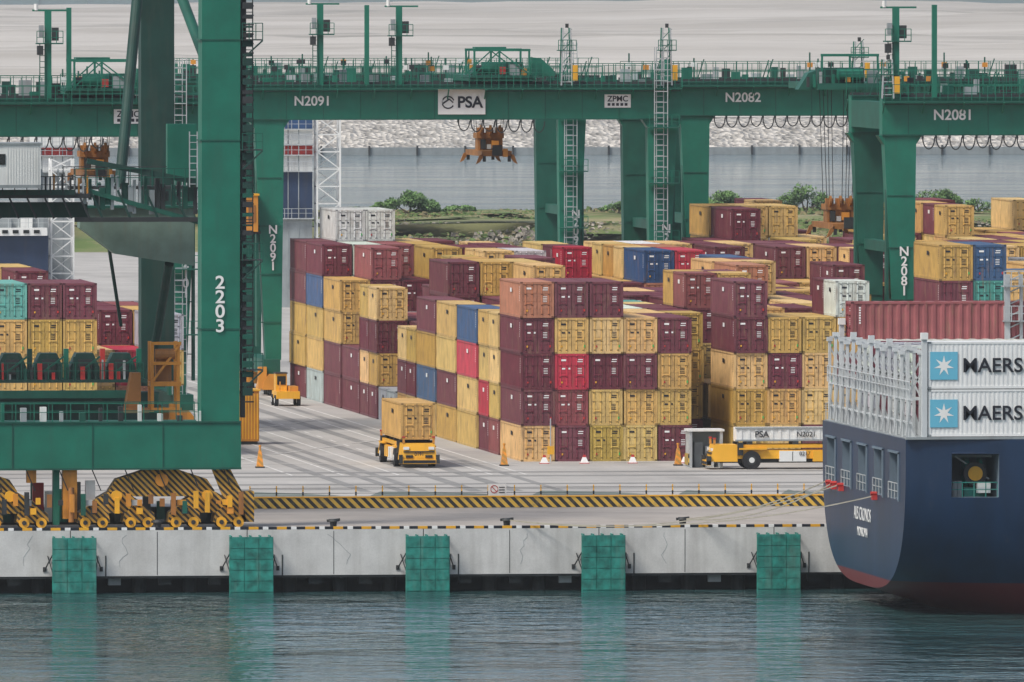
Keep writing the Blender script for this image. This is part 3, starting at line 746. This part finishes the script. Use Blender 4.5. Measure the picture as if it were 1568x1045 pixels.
x=-34.8
while x<-21.5:
    b.prism([(x,8.6),(x+1.9,8.6),(x+1.9,9.4),(x+1.5,10.3),(x+.4,10.3),(x,9.4)],32,34,DGREEN)
    b.box(x+.5,x+1.4,31.9,32,8.9,9.9,DARK); b.beam((x,31.5,8.7),(x+1.9,31.5,10.1),.12,.12,GREEN2); b.box(x+1.95,x+2.25,31.8,32.4,8.6,10.6,rr.choice([REDP,GREEN,DGREEN,GREEN])); x+=2.4
for i in range(30):
    x=-34.5+i*.47; b.box(x,x+rr.uniform(.08,.3),31.1,31.4,8.6,8.6+rr.uniform(.3,1.5),rr.choice([DARK,DGREEN,GREEN2,REDP,STEEL,DARK]))
b.box(-50,-21,30.5,31,7.4,7.9,GREEN2)
b.box(-20.5,-18.5,26,28,8.3,8.6,ORANGE)
for xx in (-20.4,-18.7):
    for yy in (26.1,27.8): b.beam((xx,yy,6.6),(xx,yy,11.2),.22,.22,ORANGE)
for zz in (6.8,9.8,11.1): b.beam((-20.5,26,zz),(-18.5,26,zz),.2,.2,ORANGE)
b.beam((-20.4,26,8.6),(-18.6,26,11),.15,.15,ORANGE); b.box(-20.1,-19.1,26.4,27.4,8.6,10.2,BROWNOR); b.cyl((-20.2,26.2,10.4),(-18.9,26.2,10.4),.35,BROWNOR,12)
b.box(-22.3,-20.7,25,28,6.6,6.9,BROWNOR); b.prism([(-22.2,6.9),(-21.2,6.9),(-21.2,9.2),(-21.8,9.2)],25.5,27,BROWNOR)
b.prism([(-17.4,19.9),(-24.9,19.9),(-24.9,18.6),(-22.6,16.9),(-17.4,16.1)],28.5,30.5,BEAMG)
b.box(-25.2,-17.2,28.2,30.8,19.9,20.05,GREEN2)
b.box(-26,-17.2,24,27,21.2,21.4,DARK)
b.rail((-26,20,21.4),(-17.4,20,21.4),1.2,.7,GREEN2); b.rail((-26,28.5,21.4),(-17.4,28.5,21.4),1.2,.7,DARK)
b.beam((-25.2,20.2,23.1),(-17.4,20.2,21.6),.3,.35,DGREEN); b.beam((-25.2,20.4,21.2),(-17.5,20.4,19.0),.28,.3,GREEN2)
for i in range(22):
    x=-25.4+i*.36; b.box(x,x+rr.uniform(.1,.4),20.6,21.2,19.6+rr.uniform(0,1.0),21.0+rr.uniform(0,1.3),rr.choice([DARK,DARK,GREEN2,STEEL,DGREEN]))
for i in range(5): b.beam((-25+i*1.8,20.3,21.2),(-24.1+i*1.8,20.3,19.2),.14,.14,DGREEN)
b.beam((-26,20.3,19.3),(-17.5,20.3,19.3),.3,.3,DARK)
b.ladder(-18.3,20,21.4,25,STEEL)
b.box(-37,-25,20,24,20.7,21.0,DARK); b.box(-37,-26,19.9,20,20.9,21.25,DGREEN); b.rail((-37,19.9,21.0),(-26,19.9,21.0),1.1,.8,DARK)
b.box(-37,-25,22,23,19.4,20.4,DGREEN)
for i in range(10): b.beam((-36+i*1.15,20.1,20.7),(-35.4+i*1.15,20.1,19.4),.12,.12,DARK)
for i in range(12): b.box(-28.2+i*.27,-28.1+i*.27,20.2,20.6,21,21.7+rr.random()*.9,rr.choice([WHITE,STEEL,DARK,ORANGE]))
b.cyl((-20.0,30,44),(-22.9,22,21.5),.36,DGREEN,16,.36); b.cyl((-21.6,34,44),(-17.8,5,26.5),.34,GREEN2,16)
b.cyl((-23.5,30,21.5),(-21.5,36,12),.12,DGREEN,10)
b.box(-19.2,-17.3,28,29,21.8,25.4,GREEN)
b.cyl((-18.9,30,16.2),(-19.6,36,8.5),.3,DGREEN,12)
b.box(-16.95,-16.65,3.5,4.0,7,44,DARK); b.ladder(-16.4,3.4,9,44,DARK,.45,.4)
z=8
while z<44:
    b.beam((-17,3.5,z),(-16.1,3.5,z),.09,.09,DARK); b.box(-16.85,-16.2,3.2,3.6,z+.4,z+.4+rr.uniform(.1,.5),rr.choice([DARK,DGREEN,GREEN2,DGREEN])); z+=.6
for z in (10,17,24,31):
    b.box(-17,-15.6,2.8,4.4,z,z+.08,DARK); b.rail((-16.9,2.8,z),(-15.6,2.8,z),1.1,.4,GREEN2); b.beam((-15.6,2.8,z),(-16.9,2.8,z-1.2),.1,.1,DGREEN)
def bogie(xc):
    a,c=-3.4,3.4
    b.prism([(xc+a,2.35),(xc+a+.5,3.1),(xc-1.0,3.72),(xc+1.0,3.72),(xc+c-.5,3.1),(xc+c,2.35),(xc+c-.6,2.0),(xc+a+.6,2.0)],3.6,5.0,HAZB)
    b.cyl((xc,3.3,3.05),(xc,3.6,3.05),.42,ORANGE,14)
    for m_ in (-2.9,2.9):
        x=xc+m_
        b.prism([(x-1.9,1.25),(x-1.5,1.75),(x-.5,2.3),(x+.5,2.3),(x+1.5,1.75),(x+1.9,1.25),(x+1.4,.95),(x-1.4,.95)],3.5,5.1,HAZB)
        b.cyl((x,3.2,2.05),(x,3.5,2.05),.35,YEL,12)
        for k_ in (-1.45,1.45):
            y_=x+k_
            b.prism([(y_-1.05,.35),(y_-.95,.95),(y_-.35,1.4),(y_+.35,1.4),(y_+.95,.95),(y_+1.05,.35)],3.4,5.2,HAZB)
            for w_ in (-.55,.55):
                b.cyl((y_+w_,3.25,.36),(y_+w_,3.42,.36),.34,YEL,14); b.cyl((y_+w_,4.0,.36),(y_+w_,4.6,.36),.38,DARK,14); b.cyl((y_+w_,3.18,.36),(y_+w_,3.27,.36),.15,DARK,10)
            b.box(y_-.2,y_+.2,3.0,3.4,.9,1.3,rr.choice([YEL,ORANGE,DARK])); b.box(y_-.5,y_-.1,3.1,3.4,1.45,1.8,rr.choice([YEL,ORANGE,STEEL,HAZB]))
bogie(-22.0); bogie(-34.6); bogie(-44.5)
b.box(-16.9,-16.1,3.4,5,.35,2.3,HAZB); b.prism([(-18.8,3.7),(-17.6,3.7),(-16.3,1.2),(-16.3,.4),(-17.5,.4)],3.45,3.6,HAZB)
b.box(-28.3,-27.4,3.5,4.5,.6,3.75,ORANGE); b.box(-28.9,-28.5,3.8,4.5,.2,3.75,GREEN); b.box(-26.8,-26.2,4,4.6,1.0,3.0,WHITE); b.box(-30.6,-30,3.5,4.2,2.9,3.7,ORANGE); b.box(-30,-29.3,6,6.6,.2,2.8,REDP)
b.cyl((-27.8,3.2,.4),(-27.8,3.2,2.6),.18,BROWNOR,10)
for i in range(10): b.beam((-37+i*2.1,3.2,3.8),(-36.4+i*2.1,3.3,2.4),.06,.06,DARK)
b.box(-40,-17,9,10,0.02,1.1,DARK)
for i in range(24): b.box(-38+i*.9,-37.5+i*.9,8.6,9,.2,rr.uniform(.8,2.8),rr.choice([GREEN2,GREYP,ORANGE,DGREEN,STEEL,DARK,DARK]))
for i in range(30): b.box(-38+i*.72,-37.7+i*.72,2.95,3.2,rr.uniform(.8,1.6),rr.uniform(1.7,2.4),rr.choice([YEL,ORANGE,DARK,BROWNOR,GREEN2]))
qc=b.build('quay_gantry_crane')
text('2\n2\n0\n3',(-18.3,3.1,14.2),1.15,WHITEL,qc,line=.80,off=.02,sx=1.1)
s=MB()
s.box(-32.5,-28.4,18,21.5,21.4,24.2,WHITE); s.box(-32.6,-28.3,17.9,21.6,24.2,24.32,GREYP); s.box(-32.5,-30.7,17.94,18,22.9,23.6,GLASS)
for i in range(12): s.box(-30.6+i*.18,-30.53+i*.18,17.97,18,21.5,24.1,WHITE)
s.box(-32.5,-28.4,17.96,18,21.4,21.6,GREYP); s.build('operator_cabin',parent=qc)

b=MB(); b.box(-1.9,-.3,150,153,.25,4.0,ORANGE); b.box(-2.0,-.2,149.9,153.1,4.0,4.12,YEL); b.box(-1.8,-.4,150.1,152.9,0,.25,DARK)
for i in range(7): b.box(-1.8+i*.22,-1.7+i*.22,149.93,150,.4,3.8,YEL)
b.build('equipment_kiosk')
b=MB(); b.box(10.6,11.6,263.5,265,13.6,16.6,ORANGE); b.box(10.5,11.7,263.4,265.1,16.6,16.75,YEL); b.box(10.8,11.4,263.45,263.5,14.4,15.8,BROWNOR); b.box(11.3,11.9,264.2,265.2,13.4,13.6,DARK); b.build('crane_electrical_cabinet')
b=MB(); x=10.2;y=236
b.box(x,x+1.9,y,y+3.6,.6,1.2,YEL); b.box(x+.1,x+1.0,y+1.5,y+3,1.2,2.6,YEL); b.box(x+.2,x+.9,y+1.46,y+1.5,1.7,2.4,GLASS); b.box(x+.05,x+1.05,y+1.4,y+3.1,2.6,2.7,DARK); b.box(x+1.1,x+1.8,y+.3,y+3.3,1.2,1.6,ORANGE)
for yy in (y+.7,y+2.9):
    for xx in (x-.1,x+1.7): b.cyl((xx,yy,.45),(xx+.3,yy,.45),.45,RUB,16); b.cyl((xx-.02,yy,.45),(xx+.32,yy,.45),.2,WHITE,10)
b.beam((x+.3,y+.2,1.2),(x+.3,y+.2,2),.1,.1,ORANGE); b.build('yard_tractor')

# ------------------------------------------------------------------ AGVs
def agv(name,num):
    b=MB(); L=15;W=2.9
    b.box(.25,W-.25,1.2,L-1.2,.75,1.35,YEL); b.box(.6,W-.6,1,L-1,.45,.75,DARK)
    for y0,s_ in ((0,1),(L,-1)):
        Y_=lambda d:y0+s_*d
        def bx(x0,x1,a,c,z0,z1,m): b.box(x0,x1,min(Y_(a),Y_(c)),max(Y_(a),Y_(c)),z0,z1,m)
        b.hexa([(.15,Y_(.25),.55),(W-.15,Y_(.25),.55),(W-.15,Y_(2.2),.55),(.15,Y_(2.2),.55),(.3,Y_(.55),1.75),(W-.3,Y_(.55),1.75),(W-.3,Y_(2.2),1.75),(.3,Y_(2.2),1.75)],YEL)
        bx(0,W,0,.28,.3,.62,YEL); bx(.3,W-.3,-.03,.0,.36,.56,BLK); bx(0,.25,-.02,.3,.32,.95,DARK); bx(W-.25,W,-.02,.3,.32,.95,DARK)
        bx(.5,1.0,.2,.4,.72,.92,GLASS); bx(W-1.0,W-.5,.2,.4,.72,.92,GLASS); bx(.35,W-.35,.28,.42,1.12,1.2,DARK)
        bx(.35,.75,.35,.6,1.3,1.5,WHITE); bx(W-.75,W-.35,.35,.6,1.3,1.5,WHITE)
        for xx in (.3,W-.45): bx(xx,xx+.15,.5,.65,1.75,2.15,ORANGE); bx(xx-.03,xx+.18,.47,.68,2.15,2.25,REDP)
        bx(.1,.5,2.2,2.6,1.0,1.9,DARK); bx(W-.5,W-.1,2.2,2.6,1.0,1.9,DARK)
        for xx in (-.02,W-.43):
            b.cyl((xx,Y_(3.2),.66),(xx+.45,Y_(3.2),.66),.66,RUB,24); b.cyl((xx-.02,Y_(3.2),.66),(xx+.47,Y_(3.2),.66),.34,DARK,20); b.cyl((xx-.04,Y_(3.2),.66),(xx+.49,Y_(3.2),.66),.2,WHITE,14)
            bx(xx,xx+.45,2.3,4.3,1.4,1.52,YEL)
    for y0 in (5.2,7.6):
        for xx in (.02,W-.42): b.box(xx,xx+.4,y0,y0+1.9,.55,1.3,WHITE if y0<7 else YEL); b.box(xx-.01,xx+.41,y0+.9,y0+.95,.6,1.25,DARK)
    for y0 in (2.9,6.2,8.6,11.7): b.box(.35,W-.35,y0,y0+.4,1.52,1.98,DARK)
    b.box(.2,.4,2.4,L-2.4,1.52,1.75,YEL); b.box(W-.4,W-.2,2.4,L-2.4,1.52,1.75,YEL)
    o=b.build(name)
    text(num,(W/2,.14,.98),.34,BLK,o,off=.008)
    text(num,(W-.0+.02,7,1.1),.4,BLK,o,rot=(math.pi/2,0,math.pi/2))
    return o
a1=agv('automated_guided_vehicle','0191'); a1.location=(4.65,102,0)
put_container(4.9,103,2.0,'Y',name='carried_container',var=0)
a2=agv('automated_guided_vehicle','0217'); a2.rotation_euler=(0,0,-math.pi/2); a2.location=(26.0,99.5,0)
b=MB(); b.box(28.2,42,97.3,98.9,1.98,2.95,WHITE); b.box(28.1,42,97.2,97.3,1.98,2.1,GREYP); b.box(28.1,42,97.2,97.3,2.85,2.97,GREYP)
for i in range(24): b.box(28.4+i*.56,28.6+i*.56,97.25,97.3,2.1,2.85,WHITE)
p=b.build('low_battery_container'); text('PSA',(30.0,97.18,2.45),.62,BLK,p,off=.01); text('N2021',(33.2,97.18,2.45),.5,BLK,p,off=.005)
b=MB(); b.box(25.2,25.4,100,102,0,2.6,STEEL); b.box(27.4,27.6,100,102,0,2.6,STEEL); b.box(25.1,27.7,99.9,102.1,2.6,2.75,WHITE); b.box(25.4,27.4,101.6,101.7,0,2.6,GREYP); b.box(25.12,25.2,100,102,.2,1,HAZ)
b.box(25.7,26.3,101,101.5,0,1.8,GREYP); b.box(26.5,27.1,101,101.5,.0,1.5,WHITE); b.build('inspection_booth')

HAZ2=hazard('cone_stripes',.5,yel=(.8,.3,.03),blk=(.5,.25,.04))
def bollardcone(x,y):
    b=MB(); b.box(x-.32,x+.32,y-.32,y+.32,0,.1,DARK); b.taper((x-.24,x+.24,y-.24,y+.24),(x-.1,x+.1,y-.1,y+.1),.1,1.25,HAZ2); b.cyl((x,y,1.25),(x,y,1.5),.07,ORANGE,10); b.cyl((x,y,1.5),(x,y,1.62),.1,ORANGE,10); b.build('safety_cone')
for x,y in ((-5.1,104),(12.6,105.5),(25.0,104.5)): bollardcone(x,y)
for x in (18.9,22.4,26.2,16.0):
    b=MB(); y=109.5; b.taper((x-.3,x+.3,y-.2,y+.2),(x-.12,x+.12,y-.08,y+.08),0,.45,WHITEL); b.taper((x-.12,x+.12,y-.08,y+.08),(x-.08,x+.08,y-.06,y+.06),.45,.62,REDP); b.box(x-.34,x+.34,y-.24,y+.24,0,.05,REDP); b.build('road_barrier')
b=MB(); b.box(16.6,16.68,111,111.08,0,3.2,STEEL); b.box(16.4,16.9,110.95,111,.6,1.2,YEL); b.build('reader_pole')

# ------------------------------------------------------------------ container ship
def hullmat():
    m,t,b=nt('hull_paint')
    tc=N(t,'ShaderNodeTexCoord'); s=N(t,'ShaderNodeSeparateXYZ'); t.links.new(tc.outputs['Object'],s.inputs[0])
    g=N(t,'ShaderNodeMath',operation='LESS_THAN'); g.inputs[1].default_value=-2.0; t.links.new(s.outputs[2],g.inputs[0])
    v=remap(t,noise(t,.5,6,.6,mscale=(1,1,.25)),.3,.7,.75,1.3)
    hs=N(t,'ShaderNodeHueSaturation'); hs.inputs['Color'].default_value=(.007,.026,.068,1); t.links.new(v,hs.inputs['Value'])
    c=mixc(t,'MIX',g.outputs[0],hs.outputs[0],(.13,.016,.02))
    r=remap(t,noise(t,1.1,6,.7,mscale=(1,1,.15)),.60,.8,0,.4)
    t.links.new(mixc(t,'MIX',r,c,(.10,.09,.085)),b.inputs['Base Color']); b.inputs['Roughness'].default_value=.4
    return m
HULL=hullmat()
Yc=-20.5; zt=6.9
secs=[(19.5,-2.75,17.3,3.3),(20.6,-3.1,17.5,3.4),(23,-3.9,17.6,3.4),(27,-5.2,17.8,3.4),(33,-7,18,3.6),(42,-9.5,18.2,4),(55,-13,18.3,5),(95,-15,18.3,7)]
vs=[];fs=[];nh=28
for X,zb,bb,n in secs:
    ring=[]
    for i in range(nh+1):
        th=math.pi/2*i/nh; d=math.sin(th)**(2/n); y=bb*math.cos(th)**(2/n) if i<nh else 0
        ring.append((y,zt-(zt-zb)*d))
    full=[(Yc+y,z) for y,z in ring]+[(Yc-y,z) for y,z in ring[:-1][::-1]]
    vs+=[(X,y,z) for y,z in full]
m_=2*nh+1
for s_ in range(len(secs)-1):
    for i in range(m_):
        j=(i+1)%m_; a=s_*m_; c=(s_+1)*m_; fs.append((a+i,a+j,c+j,c+i))
fs.append(tuple(range(m_))[::-1]); fs.append(tuple((len(secs)-1)*m_+i for i in range(m_)))
me=bpy.data.meshes.new('hull'); me.from_pydata(vs,[],fs); me.materials.append(HULL)
bm=bmesh.new(); bm.from_mesh(me); bmesh.ops.recalc_face_normals(bm,faces=bm.faces); bm.to_mesh(me); bm.free()
hull=bpy.data.objects.new('container_ship',me); COL.objects.link(hull)
HIN=paint('mooring_deck_interior',(.14,.19,.24),.6)
c=MB()
for yc in (-7,-13.6,-20.2,-26.8,-33.2): c.box(19.0,22.2,yc-1.9,yc+1.9,3.1,5.9,HIN)
c.box(22.3,25.2,-40,-33,3.35,6.0,HIN)
c.box(29.5,33,-40,-33,3.35,6.0,HIN)
cut=c.build('cut')
md=hull.modifiers.new('b','BOOLEAN'); md.object=cut; md.operation='DIFFERENCE'; md.solver='EXACT'
try: md.material_mode='TRANSFER'
except Exception: pass
dg=bpy.context.evaluated_depsgraph_get(); nm=bpy.data.meshes.new_from_object(hull.evaluated_get(dg))
hull.modifiers.clear(); hull.data=nm; bpy.data.objects.remove(cut)
nm.polygons.foreach_set('use_smooth',[True]*len(nm.polygons))
try: nm.set_sharp_from_angle(angle=math.radians(28))
except Exception as e: print(e)
s=MB()
for yc in (-7,-13.6,-20.2,-26.8,-33.2):
    s.rail((19.42,yc-1.9,3.1),(19.42,yc+1.9,3.1),1.0,1.2,STEEL)
    s.box(19.40,19.49,yc-2.1,yc-1.92,3.0,6.0,HIN); s.box(19.40,19.49,yc-2.1,yc+2.1,5.92,6.05,HIN)
for yy in (-7,-9,-12,-26): s.box(19.2,19.5,yy-.3,yy+.3,2.75,3.05,REDP); s.cyl((19.1,yy-.15,3.15),(19.5,yy-.15,3.15),.12,REDP,8)
s.rail((22.3,-37.6,3.35),(25.2,-37.6,3.35),.9,.7,TEAL)
s.cyl((23.4,-35.5,4.75),(23.7,-35.5,4.75),.95,TEAL,24); s.cyl((23.7,-35.5,4.75),(24.3,-35.5,4.75),.55,ORANGE,20); s.cyl((24.3,-35.5,4.75),(24.5,-35.5,4.75),.95,TEAL,24)
s.cyl((24.0,-36.5,4.75),(24.0,-36.2,4.75),.72,DARK,18)
s.cyl((24.0,-36.6,4.75),(24.0,-36.45,4.75),.45,YEL,18)
s.box(23.3,24.6,-36.5,-34.5,3.35,3.9,TEAL); s.box(24.0,24.8,-37.4,-36.9,3.6,4.2,WHITE); s.cyl((22.7,-36.5,3.35),(22.7,-36.5,4.3),.2,GREYP,12); s.cyl((23.0,-36.5,3.35),(23.0,-36.5,4.3),.2,GREYP,12)
s.beam((22.4,-36,5.8),(25.1,-36,5.8),.15,.15,GREYP); s.beam((22.8,-36.2,5.8),(24.9,-36.2,4.4),.08,.08,STEEL)
s.box(22.3,25.2,-38.16,-38.0,6.02,6.14,NAVY)
s.box(19.6,95,-37.6,-3.4,6.9,6.96,GREYP); s.box(19.45,95,-38.25,-37.9,6.9,7.05,GREYP)
s.rail((19.7,-3.3,6.9),(60,-3.3,6.9),1.1,1.5,STEEL)
k=0; yy=-3.9
while yy>-38.2:
    for X in (19.85,21.0):
        hgt=12.45+.15*math.sin(k*2.1)+(.0 if k%3 else -.25); s.beam((X,yy,6.9),(X,yy,hgt),.17,.2,PALES)
        s.box(X-.18,X+.18,yy-.18,yy+.18,hgt-.25,hgt,PALES)
        s.prism([(X,8.6),(X+.5,7.0),(X,7.0)],yy-.05,yy+.05,PALES)
    s.beam((19.85,yy,11.6),(21.0,yy,9.4),.1,.1,PALES); s.beam((19.85,yy,9.4),(21.0,yy,11.6),.1,.1,STEEL)
    s.beam((19.85,yy,12.2),(21,yy,12.2),.14,.14,PALES); s.beam((19.85,yy,9.3),(21,yy,9.3),.12,.12,PALES)
    s.beam((19.6,yy-1.2,7),(20.1,yy-1.2,12.0),.09,.09,STEEL)
    yy-=2.5;k+=1
for z in (7.9,9.3): s.beam((19.85,-3.9,z),(19.85,-38,z),.08,.1,PALES)
s.rail((19.7,-3.9,9.4),(19.7,-38,9.4),1.0,1.25,PALES)
for yy in (-4,-38.0): s.beam((20.6,yy,6.9),(20.6,yy,13.0),.3,.4,PALES); s.box(20.4,20.8,yy-.3,yy+.3,13.0,13.4,WHITE)
for X in (33.6,34.6): s.beam((X,-37,6.9),(X,-37,16.5),.25,.25,STEEL)
s.beam((30.9,-6,6.9),(30.9,-6,16.2),.35,.35,STEEL); s.beam((31.8,-6,6.9),(31.8,-6,16.2),.2,.2,STEEL)
for i in range(10): s.beam((30.9,-6,9+i*.75),(31.8,-6,9.4+i*.75),.08,.08,STEEL)
for z in (13.2,15.4): s.box(30.6,33,-6.6,-5.4,z,z+.08,GREYP); s.rail((30.6,-6.6,z),(33,-6.6,z),1,.5,STEEL)
s.build('deck_fittings',parent=hull)
text('ALS CRONOS',(19.44,-20.5,1.6),1.15,WHITEL,hull,rot=(math.pi/2,0,-math.pi/2),off=.0,sx=1.0,name='ship_name'); text('MONROVIA',(19.44,-20.5,.5),.8,WHITEL,hull,rot=(math.pi/2,0,-math.pi/2),off=.0,sx=1.0,name='port_of_registry')
def deckc(x,yb,z,c,zs=1,L=12.19,var=1):
    return put_container(x,yb,z,c,L,-math.pi/2,zs,'deck_container',var)
CWH=paint('reefer_white',(.76,.77,.76),.45,var=.05,grime=.16,gcol=(.45,.43,.38))
for z in (7.08,9.99):
    q=MB(); X0=20.85; Yn=-38.1; Lx=12.19; H=2.86
    q.box(X0,X0+Lx,Yn+.04,Yn+2.4,z,z+H,CWH)
    for x in (X0,X0+Lx-.16): q.box(x,x+.16,Yn-.0,Yn+.04,z,z+H,CWH)
    q.box(X0+.16,X0+Lx-.16,Yn-.0,Yn+.04,z,z+.16,CWH); q.box(X0+.16,X0+Lx-.16,Yn-.0,Yn+.04,z+H-.13,z+H,CWH)
    x=X0+.3
    while x<X0+Lx-.3: q.box(x,x+.12,Yn+.02,Yn+.04,z+.16,z+H-.13,CWH); x+=.28
    for yy in (Yn+.5,Yn+1.1,Yn+1.6,Yn+2.1): q.box(X0-.04,X0,yy,yy+.05,z+.1,z+H-.1,GREYP)
    for x in (X0-.005,X0+Lx-.175):
        for zz in (z-.004,z+H-.116): q.box(x,x+.18,Yn-.01,Yn+.17,zz,zz+.12,GREYP)
    ob=q.build('refrigerated_container')
    q=MB(); Yf=Yn-.03; X1=X0+.1
    q.box(X1,X1+1.7,Yf,Yf+.02,z+.55,z+2.25,LBLUE)
    cx=X1+.85; cz=z+1.4; pts=[]
    for i in range(14):
        a=math.pi/2+i*math.pi/7; r_=.64 if i%2==0 else .23; pts.append((cx+r_*math.cos(a),cz+r_*math.sin(a)))
    for i in range(14):
        j=(i+1)%14; q.face([(cx,Yf-.012,cz),(pts[i][0],Yf-.012,pts[i][1]),(pts[j][0],Yf-.012,pts[j][1])],WHITEL)
    q.build('container_logo',parent=ob)
    text('MAERSK',(X1+1.98,Yf-.01,z+1.38),1.22,BLK,ob,off=.018,align='LEFT',sx=1.02,name='container_lettering')
for r_ in range(12):
    yb=-33.1+2.52*r_
    if yb>-3.4: break
    for k in range(2): deckc(21.6,yb,6.98+TH*k*.995,R.choice('WWGMW'))
deckc(20.9,-3.6,11.9,'L').color=(.26,.045,.05,1)
for r_ in range(13):
    yb=-35.7+2.52*r_
    for k in range(2): deckc(36,yb,6.98+2.6*k,R.choice('WWGML'))
